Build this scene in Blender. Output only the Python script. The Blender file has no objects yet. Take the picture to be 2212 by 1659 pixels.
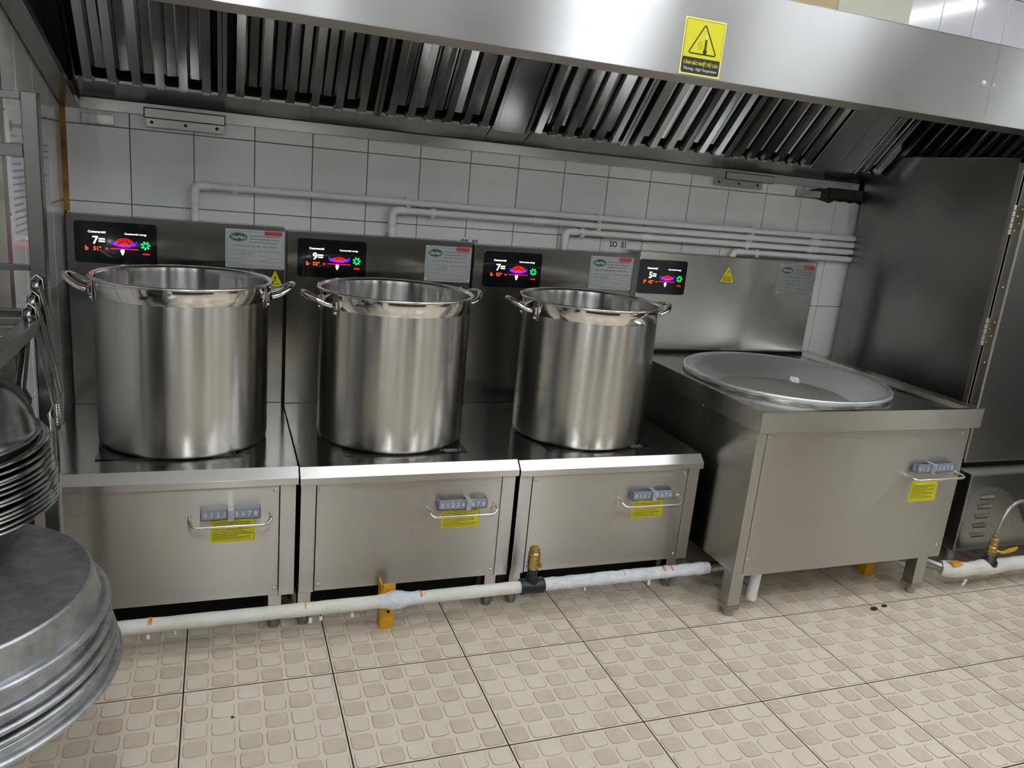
import bpy, math, random
from mathutils import Vector, Matrix
random.seed(7)
S = bpy.context.scene
COL = S.collection
PI = math.pi
# ------------------------------------------------------------------ camera
cam = bpy.data.cameras.new('camera'); cam.sensor_width = 36.0; cam.lens = 36.0 * 1690.247 / 2212.0
cam.clip_start = 0.02
cam_o = bpy.data.objects.new('camera', cam); COL.objects.link(cam_o)
cam_o.location = (0.9495, -3.0348, 1.4139); cam_o.rotation_euler = (1.31994, -0.09147, -0.34588)
S.camera = cam_o
# ------------------------------------------------------------------ world + exposure
wd = bpy.data.worlds.new('world'); S.world = wd; wd.use_nodes = True
wd.node_tree.nodes['Background'].inputs[0].default_value = (0.6, 0.65, 0.7, 1)
wd.node_tree.nodes['Background'].inputs[1].default_value = 0.0
S.view_settings.view_transform = 'Standard'; S.view_settings.look = 'None'
S.view_settings.exposure = 0.74; S.view_settings.gamma = 1.0; S.view_settings.use_curve_mapping = False
S.cycles.use_denoising = True
S.cycles.sample_clamp_indirect = 6.0
S.cycles.max_bounces = 7; S.cycles.glossy_bounces = 5; S.cycles.diffuse_bounces = 3
S.cycles.use_adaptive_sampling = True; S.cycles.adaptive_threshold = 0.09; S.cycles.adaptive_min_samples = 20
LAMP_POWER = 21.0
LAMP_COL = (0.93, 0.97, 1.0)
# fluorescent tubes hanging along the room (x, y_start, y_end); the last is added to brighten the back wall
LAMPS = [('y', 1.0, -2.5, -3.7), ('y', 3.15, -2.5, -3.7), ('y', 4.45, -2.5, -3.7), ('y', 5.75, -1.3, -2.5), ('x', -1.55, 1.45, 2.65), ('x', -1.55, 2.85, 4.05), ('y', 1.7, -5.0, -6.2), ('y', 4.0, -5.0, -6.2), ('y', -.2, -5.0, -6.2)]
CEIL = 3.0

# ------------------------------------------------------------------ materials
MATS = {}
def nt(name):
    m = bpy.data.materials.new(name); m.use_nodes = True
    n = m.node_tree.nodes; l = m.node_tree.links
    b = n['Principled BSDF']; MATS[name] = m
    return m, n, l, b
def srgb(r, g, b):
    f = lambda c: (c / 255 / 12.92) if c / 255 <= 0.04045 else ((c / 255 + 0.055) / 1.055) ** 2.4
    return (f(r), f(g), f(b), 1)
def plain(name, col, rough=0.5, metal=0.0, emis=None, es=0.0, coat=0.0, spec=0.5):
    m, n, l, b = nt(name)
    b.inputs['Base Color'].default_value = col; b.inputs['Roughness'].default_value = rough
    b.inputs['Metallic'].default_value = metal; b.inputs['Specular IOR Level'].default_value = spec
    if coat: b.inputs['Coat Weight'].default_value = coat; b.inputs['Coat Roughness'].default_value = 0.03
    if emis: b.inputs['Emission Color'].default_value = emis; b.inputs['Emission Strength'].default_value = es
    return m
def obj_noise(n, l, scale, detail=4, sc=(1, 1, 1), rough=0.6, loc=(0, 0, 0)):
    t = n.new('ShaderNodeTexCoord'); mp = n.new('ShaderNodeMapping'); mp.inputs['Scale'].default_value = sc
    mp.inputs['Location'].default_value = loc
    g = n.new('ShaderNodeNewGeometry')
    l.new(g.outputs['Position'], mp.inputs['Vector'])
    z = n.new('ShaderNodeTexNoise'); z.inputs['Scale'].default_value = scale; z.inputs['Detail'].default_value = detail
    z.inputs['Roughness'].default_value = rough
    l.new(mp.outputs[0], z.inputs['Vector']); n.remove(t)
    return z
def ramp(n, l, src, stops):
    r = n.new('ShaderNodeValToRGB'); e = r.color_ramp.elements
    e[0].position, e[0].color = stops[0]; e[1].position, e[1].color = stops[1]
    for p, c in stops[2:]:
        x = e.new(p); x.color = c
    l.new(src, r.inputs[0]); return r
def steel(name, col, rough=0.3, aniso=0.75, smudge=0.08, dirt=0.0, wav=0.0, arot=0.0):
    m, n, l, b = nt(name)
    b.inputs['Metallic'].default_value = 1.0
    b.inputs['Anisotropic'].default_value = aniso; b.inputs['Anisotropic Rotation'].default_value = arot
    t = n.new('ShaderNodeTangent'); t.direction_type = 'UV_MAP'; t.uv_map = 'UVMap'
    l.new(t.outputs[0], b.inputs['Tangent'])
    b.inputs['Roughness'].default_value = rough
    if dirt:
        z2 = obj_noise(n, l, 22.0, 7, (1, 1, 1), 0.68, (3, 1, 7))
        r = ramp(n, l, z2.outputs['Fac'], [(0.3, tuple(c * (1 - dirt) for c in col[:3]) + (1,)), (0.7, col)])
        l.new(r.outputs[0], b.inputs['Base Color'])
    else: b.inputs['Base Color'].default_value = col
    if wav:
        z3 = obj_noise(n, l, 2.2, 2, (1, 1, 1), 0.4, (5, 5, 5))
        bp = n.new('ShaderNodeBump'); bp.inputs['Strength'].default_value = wav; bp.inputs['Distance'].default_value = 0.05
        l.new(z3.outputs['Fac'], bp.inputs['Height']); l.new(bp.outputs[0], b.inputs['Normal'])
    return m
steel('steel', (0.54, 0.515, 0.48, 1), 0.34, 1.0, 0.06)
steel('steel_top', (0.50, 0.485, 0.465, 1), 0.17, 0.3, 0.06)
steel('steel_chamfer', (0.74, 0.73, 0.72, 1), 0.30, 0.3, 0.05)
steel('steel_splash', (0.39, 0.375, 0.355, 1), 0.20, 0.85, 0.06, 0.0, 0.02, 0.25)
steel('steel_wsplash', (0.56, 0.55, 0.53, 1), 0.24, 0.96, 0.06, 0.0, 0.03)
steel('steel_hood', (0.54, 0.54, 0.55, 1), 0.30, 0.97, 0.05, 0.0, 0.03)
steel('steel_filter', (0.62, 0.63, 0.63, 1), 0.17, 0.5, 0.08)
steel('steel_dirty', (0.37, 0.366, 0.355, 1), 0.25, 0.6, 0.04)
steel('steel_rack', (0.22, 0.22, 0.216, 1), 0.24, 0.4, 0.04)
steel('steel_pot', (0.57, 0.555, 0.53, 1), 0.27, 0.98, 0.03)
steel('steel_potin', (0.58, 0.57, 0.56, 1), 0.18, 0.92, 0.03)
steel('steel_dark', (0.30, 0.295, 0.285, 1), 0.25, 0.8, 0.06)
steel('steel_tray', (0.50, 0.50, 0.51, 1), 0.14, 0.0, 0.05)
steel('aluminium', (0.70, 0.72, 0.75, 1), 0.42, 0.0, 0.05, 0.48, 0.0)
steel('steel_wok', (0.80, 0.805, 0.81, 1), 0.46, 0.0, 0.06)
plain('chrome', (0.80, 0.79, 0.77, 1), 0.10, 1.0)
plain('chrome_dark', (0.30, 0.30, 0.30, 1), 0.16, 1.0)
plain('chrome_soft', (0.75, 0.74, 0.72, 1), 0.18, 1.0)
plain('brass', (0.52, 0.38, 0.14, 1), 0.32, 1.0)
plain('gap', (0.006, 0.006, 0.006, 1), 0.9, spec=0.1)
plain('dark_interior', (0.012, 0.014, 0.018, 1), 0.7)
plain('display_glass', (0.004, 0.005, 0.008, 1), 0.12, coat=0.5)
plain('cook_glass', (0.006, 0.006, 0.008, 1), 0.09, coat=0.6)
plain('glass_print', (0.55, 0.58, 0.6, 1), 0.4)
plain('e_white', (0, 0, 0, 1), 0.5, emis=(1, 0.93, 0.95, 1), es=1.5)
plain('e_red', (0, 0, 0, 1), 0.5, emis=(1, 0.008, 0.004, 1), es=1.3)
plain('e_orange', (0, 0, 0, 1), 0.5, emis=(1, 0.06, 0.01, 1), es=1.6)
plain('e_blue', (0, 0, 0, 1), 0.5, emis=(0.012, 0.012, 1, 1), es=1.3)
plain('e_green', (0, 0, 0, 1), 0.5, emis=(0.01, 1, 0.22, 1), es=0.75)
plain('plate_alu', (0.55, 0.57, 0.60, 1), 0.38, 0.85)
plain('print_black', (0.012, 0.012, 0.014, 1), 0.5)
plain('print_grey', (0.10, 0.105, 0.11, 1), 0.5)
plain('print_white', (0.85, 0.85, 0.85, 1), 0.5)
plain('logo_green', (0.004, 0.10, 0.035, 1), 0.4)
plain('label_red', srgb(214, 62, 66), 0.45)
plain('sticker_yellow', srgb(222, 214, 22), 0.4)
plain('sign_yellow', srgb(228, 222, 8), 0.35)
plain('sign_edge', srgb(240, 236, 130), 0.4)
plain('scale_grey', srgb(140, 147, 162), 0.42, 0.0)
plain('lever_grey', srgb(190, 195, 200), 0.3, 0.5)
plain('black_rubber', (0.012, 0.014, 0.02, 1), 0.38)
plain('paper', srgb(226, 226, 232), 0.6)
plain('paper_ink', srgb(170, 170, 178), 0.7)
plain('gold', srgb(176, 140, 70), 0.5)
plain('lever_yellow', srgb(222, 170, 20), 0.45)
plain('hose', srgb(170, 172, 172), 0.35, 0.7)
plain('pvc', srgb(232, 232, 230), 0.38)
plain('pvc_joint', srgb(238, 238, 236), 0.3)
plain('lamp_housing', srgb(235, 235, 235), 0.5)
LAMP_F = [2.4, 1.3, 0.7, 0.9, 0.55, 0.58, 2.6, 2.6, 2.2]      # how bright each batten burns
for _i, _f in enumerate(LAMP_F): plain('lamp_tube_%d' % _i, (0.9, 0.9, 0.9, 1), 0.5, emis=LAMP_COL + (1,), es=LAMP_POWER * _f)
plain('paint_white', srgb(226, 228, 228), 0.6)
plain('paint_beige', srgb(204, 184, 142), 0.6)
plain('paint_cream', srgb(226, 222, 204), 0.55)
plain('crumb_dark', srgb(48, 38, 32), 0.8)
plain('crumb_white', srgb(235, 235, 230), 0.6)
plain('crumb_orange', srgb(225, 140, 30), 0.6)
plain('hinge_metal', (0.30, 0.24, 0.18, 1), 0.4, 0.9)
plain('rivet', (0.85, 0.85, 0.83, 1), 0.25, 0.8)
plain('floor_base', srgb(214, 202, 184), 0.30)
def mottled(name, c1, c2, scale, rough, lo=0.35, hi=0.65, sc=(1, 1, 1), bump=0.0, coat=0.0, spots=None):
    m, n, l, b = nt(name)
    z = obj_noise(n, l, scale, 6, sc, 0.65)
    r = ramp(n, l, z.outputs['Fac'], [(lo, c1), (hi, c2)])
    out = r.outputs[0]
    if spots:
        z2 = obj_noise(n, l, spots[0], 3, (1, 1, 1), 0.6, (9, 3, 1))
        r2 = ramp(n, l, z2.outputs['Fac'], [(spots[1], (0, 0, 0, 1)), (spots[1] + 0.03, (1, 1, 1, 1))])
        mx = n.new('ShaderNodeMix'); mx.data_type = 'RGBA'
        l.new(r2.outputs[0], mx.inputs['Factor']); l.new(out, mx.inputs['A']); mx.inputs['B'].default_value = spots[2]
        out = mx.outputs['Result']
    l.new(out, b.inputs['Base Color']); b.inputs['Roughness'].default_value = rough
    if coat: b.inputs['Coat Weight'].default_value = coat; b.inputs['Coat Roughness'].default_value = 0.06
    if bump:
        bp = n.new('ShaderNodeBump'); bp.inputs['Strength'].default_value = bump; bp.inputs['Distance'].default_value = 0.01
        l.new(z.outputs['Fac'], bp.inputs['Height']); l.new(bp.outputs[0], b.inputs['Normal'])
    return m
mottled('tile_floor_base', srgb(231, 216, 195), srgb(235, 221, 201), 5, 0.20, spots=(46, 0.74, srgb(120, 104, 88)))
mottled('tile_floor_light', srgb(228, 215, 197), srgb(233, 222, 205), 14, 0.20, spots=(60, 0.73, srgb(110, 98, 86)))
mottled('tile_floor_dark', srgb(212, 196, 177), srgb(222, 207, 189), 22, 0.20, spots=(60, 0.72, srgb(110, 96, 82)))
mottled('tile_floor_groove', srgb(142, 122, 102), srgb(186, 168, 146), 9, 0.35)
mottled('floor_grout', srgb(34, 28, 24), srgb(60, 50, 42), 12, 0.8)
mottled('tile_wall', srgb(230, 230, 229), srgb(238, 238, 238), 2.5, 0.16, coat=0.3, spots=(70, 0.78, srgb(120, 114, 104)))
mottled('tile_wall_clean', srgb(222, 220, 228), srgb(230, 228, 234), 3, 0.12, coat=0.3)
mottled('wall_grout', srgb(66, 48, 36), srgb(104, 90, 78), 5, 0.85)
mottled('wall_grout_white', srgb(200, 200, 198), srgb(215, 215, 213), 5, 0.8)
mottled('caulk', srgb(120, 76, 26), srgb(176, 140, 70), 7, 0.7, sc=(1, 1, 1))
mottled('soot', srgb(16, 15, 14), srgb(60, 56, 50), 18, 0.8)  # real soot, and the black of shaded gaps at flange and brackets
mottled('wrap_white', srgb(222, 220, 206), srgb(236, 236, 232), 9, 0.5, sc=(1, 2, 2), bump=0.5, spots=(26, 0.72, srgb(150, 138, 110)))
mottled('wrap_film', srgb(214, 218, 228), srgb(240, 242, 246), 24, 0.32, sc=(1, 2, 2), bump=0.8)
mottled('yellow_paint', srgb(206, 146, 18), srgb(226, 170, 30), 14, 0.45, spots=(30, 0.70, srgb(96, 62, 26)))
mottled('plaster', srgb(196, 198, 196), srgb(216, 218, 218), 2, 0.6)
mottled('green_wall', srgb(206, 210, 204), srgb(222, 224, 220), 2, 0.3)

# ------------------------------------------------------------------ mesh builder
W = {}          # world origin of every object built
class MB:
    def __init__(s): s.v = []; s.f = []; s.m = []; s.sm = []
    def add(s, vs, fs, mi=0, smooth=False):
        o = len(s.v); s.v += [Vector(v) for v in vs]
        for f in fs: s.f.append([i + o for i in f]); s.m.append(mi); s.sm.append(smooth)
        return s
    def box(s, x0, x1, y0, y1, z0, z1, mi=0):
        x0, x1 = min(x0, x1), max(x0, x1); y0, y1 = min(y0, y1), max(y0, y1); z0, z1 = min(z0, z1), max(z0, z1)
        return s.add([(x0, y0, z0), (x1, y0, z0), (x1, y1, z0), (x0, y1, z0), (x0, y0, z1), (x1, y0, z1), (x1, y1, z1), (x0, y1, z1)],
              [(0, 3, 2, 1), (4, 5, 6, 7), (0, 1, 5, 4), (1, 2, 6, 5), (2, 3, 7, 6), (3, 0, 4, 7)], mi)
    def obox(s, O, R, U, w, h, d, mi=0):
        """box of size w x h centred at O on plane R,U with thickness d behind/front along R x U"""
        R = Vector(R).normalized(); U = Vector(U).normalized(); N = R.cross(U); O = Vector(O)
        vs = [O + R * a * w / 2 + U * b * h / 2 + N * c * d for c in (0, 1) for a, b in ((-1, -1), (1, -1), (1, 1), (-1, 1))]
        return s.add(vs, [(0, 3, 2, 1), (4, 5, 6, 7), (0, 1, 5, 4), (1, 2, 6, 5), (2, 3, 7, 6), (3, 0, 4, 7)], mi)
    def prism(s, prof, a0, a1, axis='x', mi=0, caps=True):
        """extrude 2d profile; axis x: prof=(y,z); axis y: (x,z); axis z: (x,y)"""
        n = len(prof)
        def P(p, a): return (a, p[0], p[1]) if axis == 'x' else ((p[0], a, p[1]) if axis == 'y' else (p[0], p[1], a))
        vs = [P(p, a0) for p in prof] + [P(p, a1) for p in prof]
        ar = sum(prof[i][0] * prof[(i + 1) % n][1] - prof[(i + 1) % n][0] * prof[i][1] for i in range(n))
        flip = (ar > 0) != (axis == 'y')
        fs = []
        for i in range(n):
            j = (i + 1) % n; q = (i, j, n + j, n + i); fs.append(q if flip else q[::-1])
        if caps:
            c0 = tuple(range(n)); c1 = tuple(range(n, 2 * n))
            fs += [c0[::-1] if flip else c0, c1 if flip else c1[::-1]]
        return s.add(vs, fs, mi)
    def lathe(s, prof, c=(0, 0, 0), seg=48, mi=0, axis=(0, 0, 1), smooth=True, close=False, a0=0, a1=2 * PI):
        """prof = list of (r, h) from bottom outside ... faces outward if h rises with positive turn"""
        ax = Vector(axis).normalized(); q = Vector((0, 0, 1)).rotation_difference(ax); c = Vector(c)
        full = abs(a1 - a0 - 2 * PI) < 1e-6; ns = seg if full else seg + 1
        vs = []
        for r, h in prof:
            for i in range(ns):
                t = a0 + (a1 - a0) * i / seg
                vs.append(c + q @ Vector((r * math.cos(t), r * math.sin(t), h)))
        fs = []; m = len(prof)
        rng = range(m) if close else range(m - 1)
        for k in rng:
            k2 = (k + 1) % m
            for i in range(seg):
                j = (i + 1) % ns
                fs.append((k * ns + i, k * ns + j, k2 * ns + j, k2 * ns + i))
        return s.add(vs, fs, mi, smooth)
    def cyl(s, c, r, h, axis=(0, 0, 1), seg=24, mi=0, r2=None):
        r2 = r if r2 is None else r2
        s.lathe([(r, 0), (r2, h)], c, seg, mi, axis)
        return s.lathe([(0, 0), (r, 0)], c, seg, mi, axis, False).lathe([(r2, h), (0, h)], c, seg, mi, axis, False)
    def ball(s, c, r, seg=14, mi=0, sq=(1, 1, 1)):
        pr = [(r * math.sin(PI * k / 8), -r * math.cos(PI * k / 8)) for k in range(9)]
        n0 = len(s.v); s.lathe(pr, (0, 0, 0), seg, mi)
        for i in range(n0, len(s.v)): s.v[i] = Vector((s.v[i].x * sq[0], s.v[i].y * sq[1], s.v[i].z * sq[2])) + Vector(c)
        return s
    def tube(s, path, r, seg=14, mi=0, caps=True, closed=False, rad=None, rot=0.0, smooth=True):
        P = [Vector(p) for p in path]; n = len(P); vs = []
        up = None
        for i in range(n):
            if closed: t = (P[(i + 1) % n] - P[i - 1])
            else: t = P[min(i + 1, n - 1)] - P[max(i - 1, 0)]
            t.normalize()
            if up is None:
                a = Vector((0, 0, 1)) if abs(t.z) < 0.9 else Vector((0, 1, 0))
                up = (a - t * a.dot(t)).normalized()
            else: up = (up - t * up.dot(t)).normalized()
            sd = t.cross(up); rr = rad[i] if rad else r
            for k in range(seg):
                a = 2 * PI * k / seg + rot
                vs.append(P[i] + (up * math.sin(a) + sd * math.cos(a)) * rr)
        fs = []
        for i in range(n if closed else n - 1):
            i2 = (i + 1) % n
            for k in range(seg):
                j = (k + 1) % seg
                fs.append((i * seg + k, i * seg + j, i2 * seg + j, i2 * seg + k))
        s.add(vs, fs, mi, smooth)
        if caps and not closed:
            s.add(vs[:seg], [tuple(range(seg))[::-1]], mi); s.add(vs[-seg:], [tuple(range(seg))], mi)
        return s
    def flat(s, pts, O, R, U, mi=0):
        """planar polygon given in 2d on plane O,R,U"""
        O, R, U = Vector(O), Vector(R), Vector(U)
        return s.add([O + R * p[0] + U * p[1] for p in pts], [tuple(range(len(pts)))], mi)
    def mesh2d(s, data, O, R, U, scale=1.0, mi=0):
        O, R, U = Vector(O), Vector(R), Vector(U)
        return s.add([O + R * x * scale + U * y * scale for x, y in data[0]], data[1], mi)
    def build(s, name, mat, parent=None, bevel=0.0, shift=None, seg=2):
        if isinstance(mat, str): mat = [mat]
        o0 = W[parent] if parent is not None else (Vector(shift) if shift is not None else Vector((0, 0, 0)))
        me = bpy.data.meshes.new(name)
        me.from_pydata([tuple(v - o0) for v in s.v], [], s.f)
        for m in mat: me.materials.append(MATS[m])
        me.polygons.foreach_set('material_index', s.m)
        me.polygons.foreach_set('use_smooth', s.sm)
        me.update()
        uv = me.uv_layers.new(name='UVMap')
        buf = [0.0] * (2 * len(me.loops))
        for p in me.polygons:
            nn = p.normal
            a = Vector((0, 0, 1)) if abs(nn.z) < 0.92 else Vector((0, 1, 0))
            ud = (a - nn * a.dot(nn)); ud.normalize(); vd = nn.cross(ud)
            for li in p.loop_indices:
                co = me.vertices[me.loops[li].vertex_index].co
                buf[2 * li] = co.dot(ud); buf[2 * li + 1] = co.dot(vd)
        uv.data.foreach_set('uv', buf)
        o = bpy.data.objects.new(name, me); COL.objects.link(o)
        W[o] = o0
        if parent is not None: o.parent = parent
        else: o.location = o0
        if bevel:
            b = o.modifiers.new('bevel', 'BEVEL'); b.width = bevel; b.segments = seg; b.limit_method = 'ANGLE'; b.angle_limit = math.radians(40)
        return o
def thing(name, loc, label, cat, group=None):
    o = bpy.data.objects.new(name, None); COL.objects.link(o); o.location = loc; o.empty_display_size = 0.05
    W[o] = Vector(loc); o['label'] = label; o['category'] = cat
    if group: o['group'] = group
    return o
def tag(o, label, cat, group=None):
    o['label'] = label; o['category'] = cat
    if group: o['group'] = group
    return o
def struct(o): o['kind'] = 'structure'; return o
def lab(o, t): o['label'] = t; return o

# ------------------------------------------------------------------ texts, evaluated once
TEXTS = {}
def prep_texts(strings):
    obs = []
    for t, shear, bold in strings:
        c = bpy.data.curves.new('t', 'FONT'); c.body = t; c.resolution_u = 2; c.shear = shear; c.offset = bold
        c.size = 1.0
        o = bpy.data.objects.new('t', c); COL.objects.link(o); obs.append(((t, shear, bold), o))
    bpy.context.view_layer.update(); dg = bpy.context.evaluated_depsgraph_get()
    for k, o in obs:
        e = o.evaluated_get(dg); me = e.to_mesh()
        vs = [(v.co.x, v.co.y) for v in me.vertices]; fs = [tuple(p.vertices) for p in me.polygons]
        e.to_mesh_clear()
        if vs:
            x0 = min(v[0] for v in vs); x1 = max(v[0] for v in vs); y0 = min(v[1] for v in vs); y1 = max(v[1] for v in vs)
        else: x0 = x1 = y0 = y1 = 0
        TEXTS[k] = (vs, fs, x0, x1, y0, y1)
    for k, o in obs:
        c = o.data; bpy.data.objects.remove(o); bpy.data.curves.remove(c)
def text(mb, t, O, R, U, width=None, height=None, shear=0.0, bold=0.0, align='c', mi=0):
    """place text so that its ink box has the given width and/or height; O = anchor (left/centre) at vertical middle"""
    vs, fs, x0, x1, y0, y1 = TEXTS[(t, shear, bold)]
    sx = width / (x1 - x0) if width else None; sy = height / (y1 - y0) if height else None
    sx = sx or sy; sy = sy or sx
    cx = (x0 + x1) / 2 if align == 'c' else x0; cy = (y0 + y1) / 2
    mb.mesh2d(([((x - cx) * sx, (y - cy) * sy) for x, y in vs], fs), O, R, U, 1.0, mi)
def words(mb, x0, x1, y, h, O, R, U, rng, mi=0):
    """an illegible printed line: short word-like dashes"""
    x = x0
    while x < x1 - h:
        w = rng.uniform(1.2, 4.5) * h; w = min(w, x1 - x)
        mb.flat([(x, y - h / 2), (x + w, y - h / 2), (x + w, y + h / 2), (x, y + h / 2)], O, R, U, mi); x += w + h * 0.55
DIG = list('012345678')
STR = [(d, 0, 0) for d in '0123456789'] + [('VietHan', 0.25, 0.012), ('BẾP TỪ 4', 0, 0.01), ('HOTLINE: 0903 483 288 - 0904 660 286', 0, 0),
       ('Tên sản phẩm: Bếp từ công nghiệp', 0, 0), ('Điện áp: 380V - 50/60HZ', 0, 0), ('Thương hiệu:', 0, 0), ('VIỆT HÀN', 0, 0), ('Công suất:', 0, 0),
       ('XUẤT XỨ: VIỆT NAM', 0, 0), ('Thông số:', 0, 0), ('Mã sản phẩm:', 0, 0), ('CHÚ Ý:', 0, 0.015), ('CẢNH BÁO', 0, 0.02), ('!', 0, 0.02),
       ('CẢNH BÁO NHIỆT ĐỘ CAO', 0, 0.022), ('Warning - High Temperature', 0.2, 0.006), ('SO  01', 0, 0.022), ('Commercial', 0, 0.012), ('Commercial energy', 0, 0.012),
       ('7=', 0, 0.02), ('9=', 0, 0.02), ('5=', 0, 0.02), ('b', 0, 0.02), ('51°', 0, 0.02), ('53°', 0, 0.02), ('P', 0, 0.02), ('42°', 0, 0.02), ('auto', 0, 0.02), ('SO  02', 0, 0.022)]
prep_texts(STR)
X3, Z3 = Vector((1, 0, 0)), Vector((0, 0, 1))

# ------------------------------------------------------------------ the room
XL = 0.462                      # face of the tiled pillar wall on the left
RX0, RX1, RY = -0.75, 6.4, -7.2
struct(MB().box(RX0, RX1, RY, 0.1, -0.06, -0.008).build('floor', 'floor_grout'))
FL = bpy.data.objects['floor']
struct(MB().box(RX0, RX1, RY, 0.1, CEIL, CEIL + 0.05).build('ceiling', 'paint_white'))
struct(MB().box(RX0, RX1, 0.004, 0.1, -0.008, CEIL).build('wall_back', 'wall_grout'))
WB = bpy.data.objects['wall_back']
struct(MB().box(RX0, XL - 0.004, -0.80, 0.004, -0.008, CEIL).build('wall_left', 'wall_grout'))
WL = bpy.data.objects['wall_left']
struct(MB().box(RX0 - 0.1, RX0, RY, -0.80, -0.008, CEIL).build('wall_side', 'plaster'))
struct(MB().box(RX1, RX1 + 0.1, RY, 0.1, -0.008, CEIL).build('wall_right', 'green_wall'))
struct(MB().box(RX0, RX1, RY - 0.1, RY, -0.008, CEIL).build('wall_front', 'green_wall'))
plain('door_dark', srgb(60, 58, 56), 0.5)  # for unseen dark shapes added to give the steel contrast
for k, (xa, xb, zb) in enumerate(((2.0, 2.75, 2.1), (3.3, 3.9, 2.1), (0.2, 1.0, 2.1), (5.0, 6.0, 2.2))):
    struct(MB().box(xa, xb, RY, RY + .03, 0, zb).build('door_%d' % (k + 1), 'door_dark', None, .004))  # dark panels added on the unseen front wall, for reflections only
struct(MB().box(.1, 3.6, -4.3, -3.75, 0, .92).build('wall_partition', 'door_dark', None, .01))  # low dark block added behind the camera to darken backsplash reflections
struct(MB().box(2.35, 2.75, -4.2, -3.85, 0, CEIL).build('trim_5', 'door_dark', None, .01))  # unseen column added to put a dark band in the pots
struct(MB().box(-.5, -.15, -3.2, -2.85, 0, CEIL).build('trim_6', 'door_dark', None, .01))  # second dark column added out of view for pot contrast
struct(MB().box(RX1 - .03, RX1, -3.2, -1.6, 0, 2.1).build('door_5', 'door_dark', None, .004))  # dark panel added on the unseen right wall, for reflections only
struct(MB().box(RX1 - .03, RX1, -5.8, -4.4, 0, 2.1).build('door_6', 'door_dark', None, .004))  # another added dark panel that only darkens reflections
# floor tiles 40 cm, six by six moulded pads each
def floor_tile_mesh(par):
    mb = MB(); g = 0.4 - 0.0035; b = g / 2
    mb.add([(-b, -b, -.0012), (b, -b, -.0012), (b, b, -.0012), (-b, b, -.0012)], [(0, 1, 2, 3)], 0)
    mb.add([(x, y, z) for z in (-.008, -.0012) for x, y in ((-b, -b), (b, -b), (b, b), (-b, b))], [(k, (k + 1) % 4, 4 + (k + 1) % 4, 4 + k) for k in range(4)], 4)
    rg = random.Random(par)
    for i in range(6):
        for j in range(6):
            cx, cy = (i - 2.5) * g / 6, (j - 2.5) * g / 6
            def ring(h, rc):
                out = []
                for qx, qy, a in ((1, 1, 0), (-1, 1, 90), (-1, -1, 180), (1, -1, 270)):
                    for k in (0, 45, 90):
                        t = math.radians(a + k); out.append((cx + qx * (h - rc) + rc * math.cos(t), cy + qy * (h - rc) + rc * math.sin(t)))
                return out
            A = ring(0.0281, 0.0115); B = ring(0.0267, 0.0105); n = len(A)
            vs = [(x, y, -0.0011) for x, y in A] + [(x, y, 0.0) for x, y in B]
            mb.add(vs, [(k, (k + 1) % n, n + (k + 1) % n, n + k) for k in range(n)], 3)
            dark = (i + j + par) % 2
            if rg.random() < 0.06: dark = 1 - dark
            mb.add(vs[n:], [tuple(range(n))], 2 if dark else 1)
    return mb
ft = [floor_tile_mesh(k).build('floor_tile', ['tile_floor_base', 'tile_floor_light', 'tile_floor_dark', 'tile_floor_groove', 'floor_grout'], FL) for k in range(2)]
first = [True, True]
for i in range(-3, 10):
    for j in range(-1, 7):
        cx, cy = 0.8558 + 0.4 * i + 0.2, -1.0346 - 0.4 * j + 0.2
        if cy < -3.3 or cy > 0 or (cx < XL and cy > -0.8): continue
        k = (i * 3 + j * 5) % 2
        if first[k]: o = ft[k]; first[k] = False
        else:
            o = ft[k].copy(); COL.objects.link(o); o.parent = FL
        o.location = (cx, cy, 0)
# the floor goes on behind the photographer
mb = MB()
mb.box(RX0, RX1, RY, -3.44, -0.008, -0.0005); mb.build('floor_beyond', 'tile_floor_base', FL)
# wall tiles 20 x 25 cm
def wall_tile(mat, w=0.2, h=0.25):
    mb = MB(); a, b, d = w / 2 - 0.0013, h / 2 - 0.0013, 0.004
    e = 0.0015
    vs = [(-a, 0, -b), (a, 0, -b), (a, 0, b), (-a, 0, b), (-a, -d + e, -b), (a, -d + e, -b), (a, -d + e, b), (-a, -d + e, b),
          (-a + e, -d, -b + e), (a - e, -d, -b + e), (a - e, -d, b - e), (-a + e, -d, b - e)]
    fs = [(8, 9, 10, 11)]
    for k in range(4):
        j = (k + 1) % 4; fs += [(k, j, 4 + j, 4 + k), (4 + k, 4 + j, 8 + j, 8 + k)]
    return mb.add(vs, fs)
TX0, TZ0 = 0.666, 1.4748
wt = wall_tile('').build('wall_tile', 'tile_wall', WB); used = False
for r in range(-4, 2):
    for i in range(-1, 16):
        if r < -2 and i < 14: continue
        x = TX0 + 0.2 * i + 0.1; z = TZ0 + 0.25 * r - 0.125
        if r == -2 and i < 13: continue
        if not used: o = wt; used = True
        else: o = wt.copy(); COL.objects.link(o); o.parent = WB
        o.location = (x, 0.004, z); o.rotation_euler = (random.uniform(-.004, .004), 0, random.uniform(-.004, .004))
wl = wall_tile('').build('wall_tile', 'tile_wall', WL); used = False
for r in range(-5, 4):
    for j in range(4):
        if not used: o = wl; used = True
        else: o = wl.copy(); COL.objects.link(o); o.parent = WL
        o.location = (XL - 0.004, -0.1 - 0.2 * j, TZ0 + 0.25 * r - 0.125); o.rotation_euler = (0, random.uniform(-.003, .003), PI / 2)
wc = wall_tile('').build('wall_tile_clean', 'tile_wall_clean', WB); used = False
for r in (3, 4, 5, 6):
    for i in range(16, 22):
        if not used: o = wc; used = True
        else: o = wc.copy(); COL.objects.link(o); o.parent = WB
        o.location = (TX0 + 0.2 * i + 0.1, 0.004, TZ0 + 0.25 * r - 0.125)
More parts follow.
